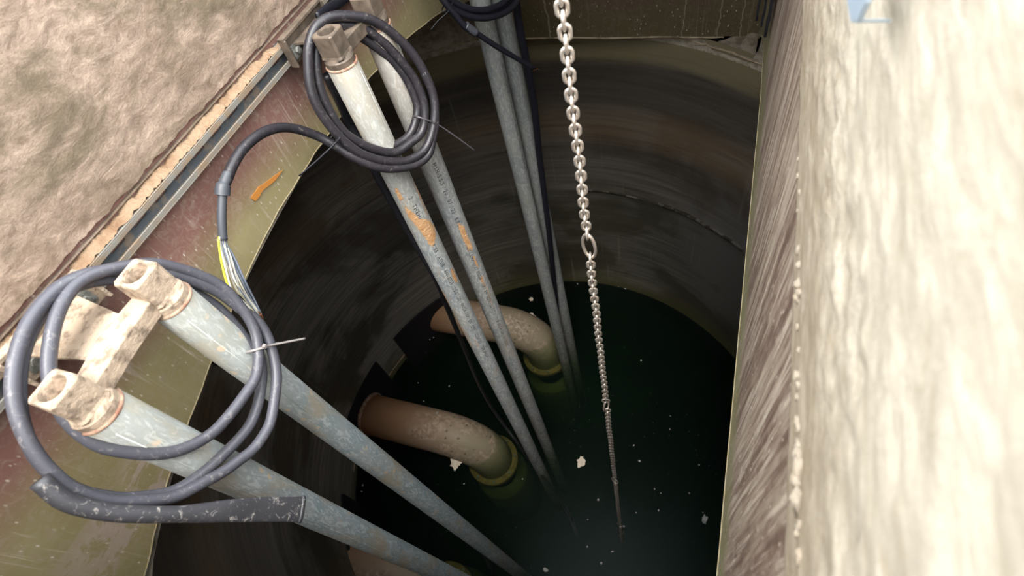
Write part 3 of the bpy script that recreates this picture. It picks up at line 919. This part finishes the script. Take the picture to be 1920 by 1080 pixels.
def bracket(pa, pb, label, mat, strut_shift=0.0):
    (xa, ya), (xb, yb) = pa, pb
    ym = (ya + yb) / 2
    t = thing('rail_bracket', label, 'bracket', (XL + 0.022, ym, -0.497), 'cast brackets on the slotted channel')
    put(mk('end_cap', square_cap(xa, ya), mat, bevel=0.0), t)
    put(mk('end_cap', square_cap(xb, yb), mat, bevel=0.0), t)
    # cross bar that ties the two caps
    d = Vector((xb - xa, yb - ya, 0)).normalized()
    nrm = Vector((-d.y, d.x, 0))
    if nrm.x > 0: nrm = -nrm
    a = Vector((xa, ya, 0)) + d * 0.012; b = Vector((xb, yb, 0)) - d * 0.012
    zt, zl = -0.466, -0.492
    mid = (a + b) / 2
    poly = [a + nrm * 0.020, mid + nrm * 0.030, b + nrm * 0.020, b - nrm * 0.013, mid - nrm * 0.010, a - nrm * 0.013]
    put(mk('cross_bar', prism([(p.x, p.y, zl) for p in poly], (0, 0, zt - zl)), mat, bevel=0.002), t)
    # arm back to the wall plate
    hw = 0.046
    A1 = [(XL + 0.030, ym - hw, 0), (XL + 0.030, ym + hw, 0), (mid.x + nrm.x * 0.006, ym + 0.030, 0), (mid.x + nrm.x * 0.006, ym - 0.030, 0)]
    put(mk('arm', join(prism([(p[0], p[1], -0.474) for p in A1], (0, 0, 0.006)),
                       prism([(XL + 0.030, ym - 0.022, -0.472), (mid.x - 0.014, ym - 0.018, -0.472), (mid.x - 0.014, ym - 0.018, -0.486), (XL + 0.030, ym - 0.022, -0.493)], (0, 0.004, 0)),
                       prism([(XL + 0.030, ym + 0.018, -0.472), (mid.x - 0.014, ym + 0.014, -0.472), (mid.x - 0.014, ym + 0.014, -0.486), (XL + 0.030, ym + 0.018, -0.493)], (0, 0.004, 0))), mat, bevel=0.001), t)
    # wall plate with turned edges
    xp = XL + 0.0222
    y0_, y1_ = ym - 0.072, ym + 0.072
    put(mk('wall_plate', join(box((xp, y0_, -0.503), (xp + 0.006, y1_, -0.448)),
                              prism([(xp + 0.006, y0_, -0.448), (xp + 0.016, y0_, -0.451), (xp + 0.016, y0_, -0.503), (xp + 0.006, y0_, -0.503)], (0, 0.005, 0)),
                              prism([(xp + 0.006, y1_ - 0.005, -0.448), (xp + 0.016, y1_ - 0.005, -0.451), (xp + 0.016, y1_ - 0.005, -0.503), (xp + 0.006, y1_ - 0.005, -0.503)], (0, 0.005, 0)),
                              box((xp, y0_, -0.452), (xp + 0.014, y1_, -0.446))), mat, bevel=0.001), t)
    for yy in (y0_ + 0.026, y1_ - 0.026):
        zz = -0.482
        wsh = mk('bolt', join(box((xp + 0.006, yy - 0.013, zz - 0.013), (xp + 0.009, yy + 0.013, zz + 0.013))), M_bolt, bevel=0.0006)
        put(wsh, t)
        hx = [Vector((xp + 0.009, yy + 0.0075 * math.cos(q * PI / 3), zz + 0.0075 * math.sin(q * PI / 3))) for q in range(6)]
        hd = mk('bolt_head', prism(hx, (0.006, 0, 0)), M_bolt, bevel=0.0008)
        hd.parent = wsh
        wsh2 = wsh
        hd.location = Vector((0, 0, 0))
    return t
bracket(rails['A'][:2], rails['B'][:2], 'brown cast bracket holding the orange-stained pipe and the pipe behind it', M_cast)
bracket(rails['D'][:2], rails['C'][:2], 'sand-covered cast bracket at the lower left over the two palest pipes', M_cast_dusty)
bracket(rails['E'][:2], rails['F'][:2], 'cast bracket of the rearmost pipe pair behind the top black coil', M_cast)

# ------------------------------------------------------------------ coiled power cables
RC = 0.0080
def coil_strand(px, p0, n, off, closed=False, nspan=7):
    P = [on_plane(x, y, p0, n) for x, y in px]
    N = Vector(n).normalized()
    if isinstance(off, (int, float)):
        off = [off] * len(P)
    P = [p + N * o for p, o in zip(P, off)]
    if closed:
        P = P + P[:3]
        s = spline(P, nspan)
        k = nspan * len(px)
        s = s[nspan:nspan + k + 1]
        return s
    return spline(P, nspan)

TA, NA = (-0.69, 0.78, -0.44), (0.875, -0.41, 0.26)
ca = thing('power_cable', 'black cable coil over the orange-stained pipe, tail hanging with stripped wires', 'cable', (-0.69, 0.70, -0.60))
outer = [(654, 31), (616, 33), (589, 51), (576, 84), (574, 120), (578, 162), (592, 201), (617, 238), (646, 268), (680, 290), (722, 301), (762, 299), (795, 275), (810, 225), (808, 180), (790, 134), (762, 92), (723, 56), (690, 37)]
mid_ = [(655, 48), (622, 50), (600, 66), (594, 112), (598, 155), (612, 195), (639, 240), (665, 262), (700, 279), (740, 286), (768, 270), (793, 245), (797, 200), (780, 152), (755, 117), (722, 81), (689, 56)]
inner = [(647, 62), (616, 70), (594, 92), (592, 125), (597, 167), (612, 214), (634, 245), (672, 272), (711, 280), (750, 272), (777, 250), (789, 211), (784, 182), (767, 145), (740, 111), (706, 84), (678, 67)]
s = coil_strand(outer, TA, NA, 0.010, True)
put(mk('coil_turn', tube(s, 0.0092, 12, cap=False), M_cable, smooth=True), ca)
s = coil_strand(mid_, TA, NA, -0.002, True)
put(mk('coil_turn', tube(s, 0.0092, 12, cap=False), M_cable, smooth=True), ca)
s = coil_strand(inner, TA, NA, -0.014, True)
put(mk('coil_turn', tube(s, 0.0092, 12, cap=False), M_cable, smooth=True), ca)
# tail: leaves the foot of the coil, arches to the left, hangs down
tail_px = [(790, 134), (808, 180), (812, 225), (806, 265), (798, 290), (773, 308), (732, 315), (695, 310), (656, 292), (622, 270), (592, 254), (556, 242), (528, 239), (502, 245), (477, 259), (453, 282), (436, 310), (426, 334), (419, 350)]
tp = []
for i, (x, y) in enumerate(tail_px):
    a = on_plane(x, y, TA, NA) + Vector(NA).normalized() * (0.010 if i < 5 else 0.012)
    b = on_axis(x, y, 0, -0.745)
    t = min(1, max(0, (i - 7) / 6)); t = t * t * (3 - 2 * t)
    tp.append(a.lerp(b, t))
put(mk('tail', tube(spline(tp, 7), 0.0090, 12), M_cable, smooth=True), ca)
XW = -0.745
sl = spline([on_axis(x, y, 0, XW) for x, y in ((428, 325), (422, 340), (418, 352), (417, 366))], 5)
nn = len(sl)
put(mk('shrink_sleeve', tube(sl, [0.0085 + (0.0022 if i > nn * 0.45 else 0.0) + 0.0012 * (i / nn) for i in range(nn)], 16, cap=False), M_tube, smooth=True), ca)
sl = spline([on_axis(x, y, 0, XW) for x, y in ((418, 350), (416, 391), (416, 419), (418, 450))], 6)
put(mk('shrink_sleeve', tube(sl, 0.0073, 16), M_tube, smooth=True), ca)
# stripped conductors
wires = [  # start offset px, bulge px, end px, material
 (-7, (417, 500), (430, 540), (478, 588), M_yellow), (-6, (421, 495), (436, 548), (470, 580), M_white), (-4, (424, 492), (442, 540), (476, 586), M_white),
 (-2, (428, 490), (446, 536), (483, 592), M_greyins), (0, (432, 490), (452, 534), (486, 590), M_white), (2, (434, 488), (455, 530), (488, 588), M_greyins),
 (3, (430, 494), (440, 525), (481, 586), M_white), (5, (437, 486), (458, 530), (490, 590), M_greyins), (6, (436, 492), (450, 545), (484, 584), M_white), (7, (440, 484), (460, 528), (491, 592), M_greyins)]
for i, (o, b, c, e, m) in enumerate(wires):
    dx = XW + 0.003 * math.sin(i * 2.4)
    P = [on_axis(418 + o, 444, 0, XW + 0.0006 * i), on_axis(418 + o * 1.1, 458, 0, XW + 0.001 * math.cos(i)), on_axis(*b, 0, dx), on_axis(*c, 0, dx + 0.004), on_axis((c[0] + e[0]) / 2 + 2 * math.sin(i), (c[1] + e[1]) / 2, 0, dx + 0.002), on_axis(*e, 0, XW + 0.004 + 0.002 * math.sin(i * 1.7))]
    s = spline(P, 6)
    wo = put(mk('conductor', tube(s, 0.0017, 7), m, smooth=True), ca)
    tgt = s[-1] + (s[-1] - s[-3]).normalized() * 0.006
    cu = mk('copper_tip', tube([s[-1], s[-1].lerp(tgt, 0.5), tgt], 0.0014, 6), M_copper, smooth=True)
    cu.parent = wo
    cu.location = Vector((0, 0, 0))
def tie_round(name_parent, centre_pts, tail_px_pts, plane, pale=False, w=0.0024):
    pass
def cable_tie(loop_px, tail, p0, n, off, lab, mat, depth=0.034):
    """a nylon tie: a flat band round the bundle, its square head and the long free tail"""
    N = Vector(n).normalized()
    a, b = [on_plane(x, y, p0, n) for x, y in loop_px]
    c = (a + b) / 2
    u = (b - a) / 2 * 1.12
    vv = N * depth / 2
    pts = [c + N * off + u * math.cos(q) + vv * math.sin(q) for q in np.linspace(0, 2 * PI, 25)]
    t = thing('cable_tie', lab, 'cable tie', tuple(c))
    ax = (b - a).cross(N).normalized()
    put(mk('band', tube(pts, 0.0013, 6, cap=False, flat=[(ax, 0.5, 1.6)] * len(pts)), mat, smooth=True), t)
    tl = [on_plane(x, y, p0, n) + N * (off + depth / 2 + 0.001 + o) for x, y, o in tail]
    hd = tl[0]
    put(mk('head', box(tuple(hd - Vector((0.0028,) * 3)), tuple(hd + Vector((0.0028,) * 3))), mat, bevel=0.0005), t)
    s = spline(tl, 6)
    put(mk('tail', tube(s, 0.0012, 6, flat=[(N, 1.5, 0.55)] * len(s)), mat, smooth=True), t)
    return t
cable_tie([(781, 219), (818, 233)], [(806, 229, 0), (822, 238, 0), (850, 258, 0.003), (881, 281, 0.004)], TA, NA, 0.0, 'dark cable tie on the right side of the coil, tail pointing down right', M_tie)
cable_tie([(638, 247), (616, 273)], [(625, 262, 0), (612, 275, 0), (588, 303, -0.012), (563, 331, -0.026)], TA, NA, 0.002, 'dark cable tie at the lower left of the coil where the tail leaves it', M_black)

# second coil, lower left
TCp, NC = (-0.70, 0.24, -0.46), (0.92, 0.12, 0.38)
cc = thing('power_cable', 'dusty cable coil at the lower left, looped round the sandy bracket cap', 'cable', (-0.64, 0.12, -0.57))
c1 = [(170, 517), (240, 501), (285, 498), (324, 506), (360, 517), (396, 533), (421, 552), (440, 574), (460, 602), (472, 630), (476, 660), (475, 690), (468, 715), (450, 742), (425, 775), (390, 812), (345, 838), (300, 850), (240, 849), (170, 832), (112, 780), (85, 700), (95, 610), (125, 548)]
c2 = [(230, 520), (290, 520), (340, 536), (365, 545), (396, 563), (421, 583), (448, 612), (470, 640), (490, 665), (496, 700), (493, 735), (486, 765), (474, 795), (455, 820), (428, 848), (396, 878), (360, 905), (322, 924), (268, 933), (215, 934), (140, 915), (72, 855), (40, 760), (50, 650), (100, 565), (160, 530)]
c3 = [(250, 508), (330, 522), (400, 548), (450, 585), (475, 602), (495, 632), (507, 670), (512, 705), (509, 745), (501, 790), (489, 815), (468, 843), (442, 863), (416, 882), (380, 902), (330, 928), (280, 938), (240, 940), (190, 938), (120, 910), (55, 840), (20, 740), (38, 630), (95, 550), (165, 515)]
put(mk('coil_turn', tube(coil_strand(c1, TCp, NC, 0.012, True), RC, 12, cap=False), M_cable_dusty, smooth=True), cc)
put(mk('coil_turn', tube(coil_strand(c2, TCp, NC, -0.007, True), RC, 12, cap=False), M_cable_dusty, smooth=True), cc)
put(mk('coil_turn', tube(coil_strand(c3, TCp, NC, 0.009, True), RC, 12, cap=False), M_cable_dusty, smooth=True), cc)
# flattened end of the sheath
fe = [(60, 900), (110, 940), (180, 958), (240, 962), (300, 962), (350, 959), (400, 955), (460, 953), (510, 953), (528, 953), (537, 953)]
FP = []
for i, (x, y) in enumerate(fe):
    FP.append(on_plane(x, y, TCp, NC) + Vector(NC).normalized() * (0.022 + 0.004 * min(i, 6)))
s = spline(FP, 5)
nf = len(s)
fl = []
for i in range(nf):
    t = max(0, min(1, (i / nf - 0.40) / 0.25))
    fl.append((tuple(NC), 1 + 0.62 * t + 0.25 * max(0, i / nf - 0.65) / 0.35, 1 - 0.70 * t))
put(mk('flattened_end', tube(s[:-3], 0.0100, 16, flat=fl[:-3]), M_cable_scuffed, smooth=True), cc)
put(mk('end_fold', tube(s[-6:-2], [0.0104, 0.0108, 0.0104, 0.0100], 16, flat=[(tuple(NC), 1.85, 0.42)] * 4), M_cable_scuffed, smooth=True), cc)
cable_tie([(463, 660), (514, 645)], [(479, 653, 0), (495, 650, 0), (520, 645, 0.003), (551, 639, 0.006)], TCp, NC, 0.004, 'pale dusty cable tie round the right side of the lower left coil', M_tiepale, 0.040)

# third coil, high at the far pair
TE = tuple(Vector(TA) + Vector((-0.010, 0.655, -0.02)))
ce = thing('power_cable', 'black coil at the top edge on the rearmost pair of pipes', 'cable', (-0.69, 1.36, -0.66))
e1 = [(800, -60), (808, -20), (826, 8), (850, 24), (876, 33), (905, 34), (936, 24), (958, 3), (968, -35), (966, -90), (950, -150), (920, -195), (880, -215), (840, -205), (812, -170), (800, -115)]
e2 = [(x + (880 - x) * 0.14, y + (-88 - y) * 0.12) for x, y in e1]
e3 = [(x + (880 - x) * 0.06, y + (-88 - y) * 0.07) for x, y in e1]
for e_, o_ in ((e1, 0.026), (e2, 0.020), (e3, 0.010)):
    put(mk('coil_turn', tube(coil_strand(e_, TE, NA, o_, True), RC * 1.1, 12, cap=False), M_cable_dark, smooth=True), ce)
N_ = Vector(NA).normalized()
tl = [(806, -45), (812, -8), (824, 14), (838, 30), (852, 47), (862, 56)]
put(mk('tail', tube(spline([on_plane(x, y, TE, NA) + N_ * 0.040 for x, y in tl], 6), RC * 1.1, 12), M_cable_dark, smooth=True), ce)
put(mk('shrink_sleeve', tube(spline([on_plane(x, y, TE, NA) + N_ * 0.040 for x, y in ((856, 48), (866, 56), (876, 62))], 5), 0.0112, 12), M_tube, smooth=True), ce)
rn = random.Random(4)
for i in range(7):
    o = (i - 3) * 1.5
    P = [on_plane(x, y, TE, NA) + N_ * (0.038 + 0.004 * math.sin(i * 2.1)) for x, y in ((874 + o * .3, 60 - o * .6), (898 - o * 0.3, 76 - o * 1.0), (925 - o * 0.2, 93 - o * 0.9), (958, 112 - o * 0.6), (985 + o, 128 - o * 0.3))]
    s_ = spline(P, 5)
    cd = put(mk('conductor', tube(s_, 0.0034, 8), M_cable_dark, smooth=True), ce)
    te = s_[-1] + (s_[-1] - s_[-3]).normalized() * (0.008 + 0.006 * rn.random())
    ct = mk('copper_tip', tube([s_[-1], s_[-1].lerp(te, 0.5), te], 0.0009, 5), M_copper, smooth=True)
    ct.parent = cd; ct.location = (0, 0, 0)
cable_tie([(822, 22), (836, 0)], [(828, 14, 0), (820, 26, 0), (808, 40, -0.01), (798, 57, -0.02)], TE, NA, 0.026, 'black cable tie tail near the top edge, left of the rearmost pipes', M_black)
# band of the orange-stained coil's neighbour: dark cable end behind the first bracket
bp = [on_axis(x, y, 0, -0.755) for x, y in ((596, 34), (612, 20), (634, 6), (660, -14), (690, -40), (716, -60))]
dk = mk('cable_stub', tube(spline(bp, 5), 0.0105, 12, flat=[((1, 0, 0), 1.0, 0.45)] * 26), M_cable_dark, smooth=True)
tag(dk, 'short dark cable lying behind the bracket at the top edge', 'cable')

# ------------------------------------------------------------------ pump cables running down into the water
def down_cable(px, xy0, xy1, r, label, mat, extra=None, pts_before=None):
    d = Vector((xy1[0] - xy0[0], xy1[1] - xy0[1], 0))
    n = Vector((-d.y, d.x, 0)).normalized()
    P = [on_plane(x, y, (xy0[0], xy0[1], 0), n) for x, y in px]
    if pts_before: P = [Vector(p) for p in pts_before] + P
    if extra: P = P + [Vector(p) for p in extra]
    o = mk('pump_cable', tube(spline(P, 6), r, 10), mat, smooth=True)
    tag(o, label, 'cable')
    return o
pa = [(612, 140), (632, 180), (655, 232), (678, 272), (707, 330), (760, 425), (818, 524), (837, 572), (857, 620), (876, 668), (896, 715), (918, 757), (946, 798), (968, 827), (990, 858), (1012, 886), (1037, 919), (1056, 946)]
down_cable(pa, (-0.715, 0.760), (-0.48, 0.60), 0.0095, 'black pump cable following the orange-stained pipe down into the water', M_cable_wet, extra=[(-0.45, 0.55, -3.2), (-0.46, 0.55, -3.6)])
pe = [(966, -20), (971, 30), (978, 70), (990, 130), (1002, 200), (1010, 280), (1017, 336), (1024, 391), (1031, 450), (1037, 510), (1043, 570), (1049, 640), (1051, 662)]
down_cable(pe, (-0.655, 1.44), (-0.70, 1.425), 0.0125, 'dark pump cable hanging straight down along the rearmost pipes', M_cable_dark, extra=[(-0.70, 1.425, -3.4)]) if False else None
P = [Vector((-0.655 - 0.045 * t, 1.475 - 0.05 * t + 0.0 * t, lerp(-0.5, -3.3, t))) for t in np.linspace(0, 1, 14)]
def vcable():
    P = []
    for x, y in pe:
        P.append(on_axis(x, y, 1, 1.463))
    P.append(P[-1] + Vector((0, 0, -0.4)))
    return P
o = mk('pump_cable', tube(spline(vcable(), 6), 0.0125, 10), M_cable_dark, smooth=True)
tag(o, 'dark pump cable hanging straight down along the rearmost pipes', 'cable')
pc = [(262, 590), (296, 611), (338, 641), (390, 668), (450, 694), (520, 735), (610, 800), (700, 862), (760, 903), (796, 927), (818, 947), (846, 969), (871, 991), (890, 1013), (907, 1036), (918, 1058), (929, 1082)]
down_cable(pc, (-0.70, 0.225), (-0.64, 0.165), 0.0105, 'speckled black pump cable curving over the pale pipe at the bottom edge', M_cable_wet, extra=[(-0.64, 0.14, -3.0), (-0.64, 0.14, -3.4)]) if False else None
def near_cable():
    P = []
    n = len(pc)
    for i, (x, y) in enumerate(pc):
        t = i / (n - 1)
        # starts behind the pale pipe, ends on its tank side
        yy = interp(i, [0, 8, 10, 16], [0.252, 0.262, 0.246, 0.205])
        P.append(on_axis(x, y, 1, yy))
    P.append(P[-1] + Vector((0.01, -0.005, -0.35)))
    P.append(P[-1] + Vector((0.0, 0.0, -0.4)))
    return P
o = mk('pump_cable', tube(spline(near_cable(), 6), 0.0115, 10), M_cable_wet, smooth=True)
tag(o, 'speckled black pump cable curving beside the pale pipe at the bottom edge', 'cable')

# ------------------------------------------------------------------ discharge pipes with elbows
def arc_pts(p0, p1, n): return [Vector(p0).lerp(Vector(p1), i / n) for i in range(n + 1)]
def discharge(yc, zc, xe, label):
    r = 0.122
    t = thing('discharge_pipe', label, 'pipe', (-1.75, yc, zc), 'elbowed outlet pipes')
    R = 0.25
    pts = arc_pts((-1.745, yc, zc), (xe - R, yc, zc), 6)
    for i in range(1, 13):
        a = PI / 2 * i / 12
        pts.append(Vector((xe - R + R * math.sin(a), yc, zc - R + R * math.cos(a))))
    pts += arc_pts((xe, yc, zc - R - 0.02), (xe, yc, -3.34), 2)
    put(mk('elbow_pipe', tube(pts, r, 40), M_disch, smooth=True), t)
    put(mk('wall_collar', tube([Vector((-1.735, yc, zc)), Vector((-1.722, yc, zc)), Vector((-1.716, yc, zc))], [r + 0.012, r + 0.011, r + 0.002], 40), M_rust, smooth=True), t)
    put(mk('flange', lathe([(0.10, -3.20), (0.152, -3.20), (0.155, -3.204), (0.155, -3.228), (0.152, -3.232), (0.10, -3.232)], xe, yc, 48), M_flange, smooth=False), t)
    for q in range(8):
        a = 2 * PI * (q + 0.5) / 8
        bx, by = xe + 0.138 * math.cos(a), yc + 0.138 * math.sin(a)
        put(mk('flange_bolt', lathe([(0.0005, -3.190), (0.009, -3.190), (0.009, -3.201)], bx, by, 6), M_bolt), t)
    put(mk('pump_inlet', lathe([(0.10, -3.46), (0.16, -3.47), (0.17, -3.50), (0.17, -3.9), (0.16, -4.2)], xe, yc, 40), M_disch, smooth=True), t)
    # black rubber pad moulded to the tank wall
    V, Fc = [], []
    da, ph = (0.225, 0.20) if yc > 0.1 else (0.125, 0.125); nA = 14
    a0 = math.atan2(yc - CY, -1.74 - CX)
    for rr in (RT - 0.001, RT - 0.014):
        for i in range(nA + 1):
            a = a0 + lerp(-da, da, i / nA)
            sh = 0.0
            for z in (zc + ph, zc, zc - ph):
                V.append((CX + rr * math.cos(a), CY + rr * math.sin(a), z))
    m = 3 * (nA + 1)
    for s_ in (0, m):
        for i in range(nA):
            for j in range(2):
                a = s_ + i * 3 + j
                Fc.append((a, a + 3, a + 4, a + 1))
    for i in range(nA):
        Fc.append((i * 3, (i + 1) * 3, m + (i + 1) * 3, m + i * 3))
        Fc.append((i * 3 + 2, m + i * 3 + 2, m + (i + 1) * 3 + 2, (i + 1) * 3 + 2))
    Fc.append((0, m, m + 1, 1)); Fc.append((1, m + 1, m + 2, 2))
    e = nA * 3
    Fc.append((e, e + 1, m + e + 1, m + e)); Fc.append((e + 1, e + 2, m + e + 2, m + e + 1))
    put(mk('wall_pad', (V, Fc), M_blackmat), t)
    return t
discharge(0.765, -2.89, -1.00, 'brown elbowed outlet pipe in full view left of centre, ochre flange under water')
discharge(1.530, -2.89, -0.87, 'farthest elbowed outlet pipe, partly hidden behind the two stained guide pipes')
discharge(0.015, -2.89, -1.02, 'outlet pipe at the bottom edge, orange at its wall end')

# ------------------------------------------------------------------ lifting chain
cx_, cy_ = -0.1535, 0.4886
q = on_axis(1165.5, 1010, 2, ZW); cx_, cy_ = q.x, q.y
ch = thing('lifting_chain', 'bright stainless lifting chain hanging down the middle into the water', 'chain', (cx_, cy_, ZW - 0.15))
def link_mesh(name, wire, w, L, seg=8, nn=20, oval=False):
    """stadium ring in the xz plane, centred at 0; w,L outer size"""
    r = wire / 2
    a = w / 2 - r; b = L / 2 - w / 2
    path = []
    for i in range(nn):
        q_ = 2 * PI * i / nn
        if oval:
            path.append(Vector((a * math.cos(q_), 0, (L / 2 - r) * math.sin(q_))))
        else:
            path.append(Vector((a * math.cos(q_), 0, a * math.sin(q_) + (b if math.sin(q_) >= 0 else -b))))
    V, Fc = [], []
    for i in range(nn):
        p = path[i]; t = (path[(i + 1) % nn] - path[i - 1]).normalized()
        n1 = Vector((0, 1, 0)); n2 = t.cross(n1)
        for k in range(seg):
            g_ = 2 * PI * k / seg
            V.append(p + n1 * r * math.cos(g_) + n2 * r * math.sin(g_))
    for i in range(nn):
        j = (i + 1) % nn
        for k in range(seg):
            k2 = (k + 1) % seg
            Fc.append((i * seg + k, i * seg + k2, j * seg + k2, j * seg + k))
    me = bpy.data.meshes.new(name)
    me.from_pydata([tuple(v) for v in V], [], Fc)
    me.materials.append(M_chain)
    me.polygons.foreach_set('use_smooth', [True] * len(Fc))
    return me
ML = link_mesh('chain_link', 0.0044, 0.0152, 0.0208)
MB = link_mesh('joining_link', 0.0040, 0.0205, 0.0230)
MR = link_mesh('long_ring', 0.0052, 0.027, 0.058, 10, 28, True)
base_x = Vector((cx_, cy_, 0))
links = []
z = -0.17
ang = 0.35 - 0.15
ring_z = [-0.628, -1.235, -1.90, -2.62]
state = 0
rz = list(ring_z)
k_ = 0
proto = None
def add_link(me, nm, z, a):
    o = bpy.data.objects.new(nm, me)
    col.objects.link(o)
    o.parent = ch
    sway = 0.0006 * math.sin(z * 37)
    o.location = (sway, 0.0006 * math.cos(z * 29), z - (ZW - 0.15))
    o.rotation_euler = (0, 0, a)
    return o
while z > ZW - 0.12:
    if rz and z < rz[0] + 0.038:
        add_link(MB, 'joining_link', z - 0.004, ang); z -= 0.004 + 0.0075 + 0.0235
        add_link(MR, 'long_ring', z, ang + PI / 2 - 0.55)
        z -= 0.0235 + 0.0075
        add_link(MB, 'joining_link', z, ang)
        z -= 0.0150
        rz.pop(0)
        ang += PI / 2
        continue
    add_link(ML, 'link', z, ang + 0.05 * math.sin(z * 13))
    ang += PI / 2
    z -= 0.0121
# a short wire tie on the chain near the water
wt_ = [on_plane(x, y, base_x, (0, 1, 0.0)) for x, y in ((1161, 1003), (1164, 1010), (1166, 1008), (1169, 996))]
put(mk('wire_tie', tube(wt_, 0.0022, 6), M_bolt, smooth=True), ch)

# ------------------------------------------------------------------ small things on the right
cl = [on_axis(x, y, 0, 0.060) for x, y in ((1588, -40), (1587, 2), (1593, 40), (1604, 43), (1622, 4), (1634, -34))]
cl1 = thing('steel_clip', 'blue-grey steel clip on the pale concrete at the upper right edge', 'clip', tuple(cl[2]))
put(mk('plate', prism(cl, (0.003, 0, 0)), M_clip, bevel=0.0008), cl1)
put(mk('turned_edge', prism([cl[2], cl[3], cl[3] + Vector((0.016, 0, 0)), cl[2] + Vector((0.016, 0, 0))], (cl[4] - cl[3]) * 0.12), M_clip), cl1)
bs = thing('rubber_strip', 'black rubber straps hanging on the right wall near the far corner', 'strap', (0.075, 1.30, -0.79))
rr = random.Random(3)
def strap(x0, y0_, ztop, zbot, wd, th):
    V = []; Fc = []
    N = 16
    for i in range(N + 1):
        z = lerp(ztop, zbot, i / N)
        j = 0.002 * noise.noise(Vector((z * 40, x0 * 90, 0)))
        w_ = wd * (1 if i < N else 0.7)
        for a, b in ((-th, -w_), (th, -w_), (th, w_), (-th, w_)):
            V.append((x0 + a + j, y0_ + b, z))
    for i in range(N):
        for k in range(4):
            k2 = (k + 1) % 4
            Fc.append((i * 4 + k, i * 4 + k2, (i + 1) * 4 + k2, (i + 1) * 4 + k))
    Fc += [(0, 1, 2, 3), (N * 4 + 3, N * 4 + 2, N * 4 + 1, N * 4)]
    return V, Fc
put(mk('strap', strap(0.0775, 1.30, -0.55, -0.787, 0.014, 0.003), M_black, bevel=0.0005), bs)
put(mk('strap', strap(0.066, 1.32, -0.55, -0.775, 0.010, 0.0022), M_black, bevel=0.0005), bs)
put(mk('strap', strap(0.053, 1.33, -0.55, -0.765, 0.012, 0.0025), M_black, bevel=0.0005), bs)

# ------------------------------------------------------------------ scum floating on the water
big = [(855, 866, 0.030, 0.036, 'largest pale scum lump, floating below the brown elbow', 'pale scum lump'),
       (1090, 866, 0.017, 0.027, 'orange-tinted scum lump floating left of the chain', 'x'),
       (1321, 974, 0.010, 0.018, 'small grey scum lump by the right wall at the bottom', 'x'),
       (996, 593, 0.027, 0.019, 'pale scum lump between the far elbow and the rearmost pipes', 'x'),
       (978, 588, 0.013, 0.012, 'smaller scum lump just left of the one beside the far elbow', 'x'),
       (996, 561, 0.012, 0.012, 'small white scum lump nearest the far tank wall, above the far elbow', 'x')]
for i, (px, py, a, b, lab, _) in enumerate(big):
    p = on_axis(px, py, 2, ZW + 0.002)
    m = M_foamg if i == 2 else M_foam
    o = mk('scum_lump', blob((0, 0, 0), (a, b, 0.008), i * 7 + 2, 3, 0.55, 1.9), m)
    o.location = p
    tag(o, lab, 'scum')
small = [(1122, 937, 3), (1199, 864, 3), (1188, 835, 2.2), (1202, 676, 2.6), (1311, 872, 2), (1083, 532, 2), (1107, 532, 2), (1160, 537, 2), (1172, 541, 2.6), (1241, 565, 2), (795, 752, 1.6), (943, 713 , 1.5),
         (842, 724, 2.2), (806, 637, 2), (813, 633, 2), (827, 623, 1.8), (784, 718, 1.6), (1127, 1056, 3), (1023, 1069, 5), (1170, 987, 2.6), (1193, 961, 1.8), (1148, 1034, 2.2), (680, 910, 3), (678, 922, 2.2), (893, 884 - 20, 2), (980, 898, 1.8), (870, 907, 2), (1227, 917, 1.8),
         (1239, 925, 1.8), (1235, 957, 2), (1102, 974, 1.8), (1101, 1025, 2), (1292, 925, 1.8), (1318, 961, 1.6), (1256, 805, 1.8), (1257, 780, 1.6), (819, 774, 3.2)]
pr = None
for i, (px, py, r) in enumerate(small):
    p = on_axis(px, py, 2, ZW + 0.0012)
    if i in (36,):
        p = on_axis(px, py, 2, -2.775)
    if pr is None:
        pr = mk('scum_fleck', blob((0, 0, 0), (1, 1, 0.5), 5, 1, 0.5, 1.9), M_foamg)
        o = pr
    else:
        o = pr.copy(); col.objects.link(o)
    s_ = r / 1000 * 3.1 * 0.75
    o.scale = (s_, s_ * (0.8 + 0.4 * frac(i * 0.37)), 0.004)
    o.rotation_euler = (0, 0, i * 1.3)
    o.location = p
    tag(o, 'tiny pale scum fleck on the dark water', 'scum', 'tiny flecks scattered on the water')
# finest suspended specks just under the surface: uncountable
rs = random.Random(21)
V, Fc = [], []
for i in range(420):
    a = rs.uniform(0, 2 * PI); r = math.sqrt(rs.random()) * 1.1
    zz = ZW - rs.random() ** 2 * 0.10 + 0.0005
    s_ = rs.uniform(0.0010, 0.0026)
    o0 = len(V)
    c = Vector((CX + r * math.cos(a), CY + r * math.sin(a), zz))
    for d in ((1, 0, 0), (-0.5, 0.8, 0), (-0.5, -0.8, 0), (0, 0, 0.6)):
        V.append(c + Vector(d) * s_)
    Fc += [(o0, o0 + 2, o0 + 1), (o0, o0 + 1, o0 + 3), (o0 + 1, o0 + 2, o0 + 3), (o0 + 2, o0, o0 + 3)]
sp = mk('suspended_specks', (V, Fc), M_foamg)
tag(sp, 'fine grey specks suspended just under the water surface', 'specks', kind='stuff')
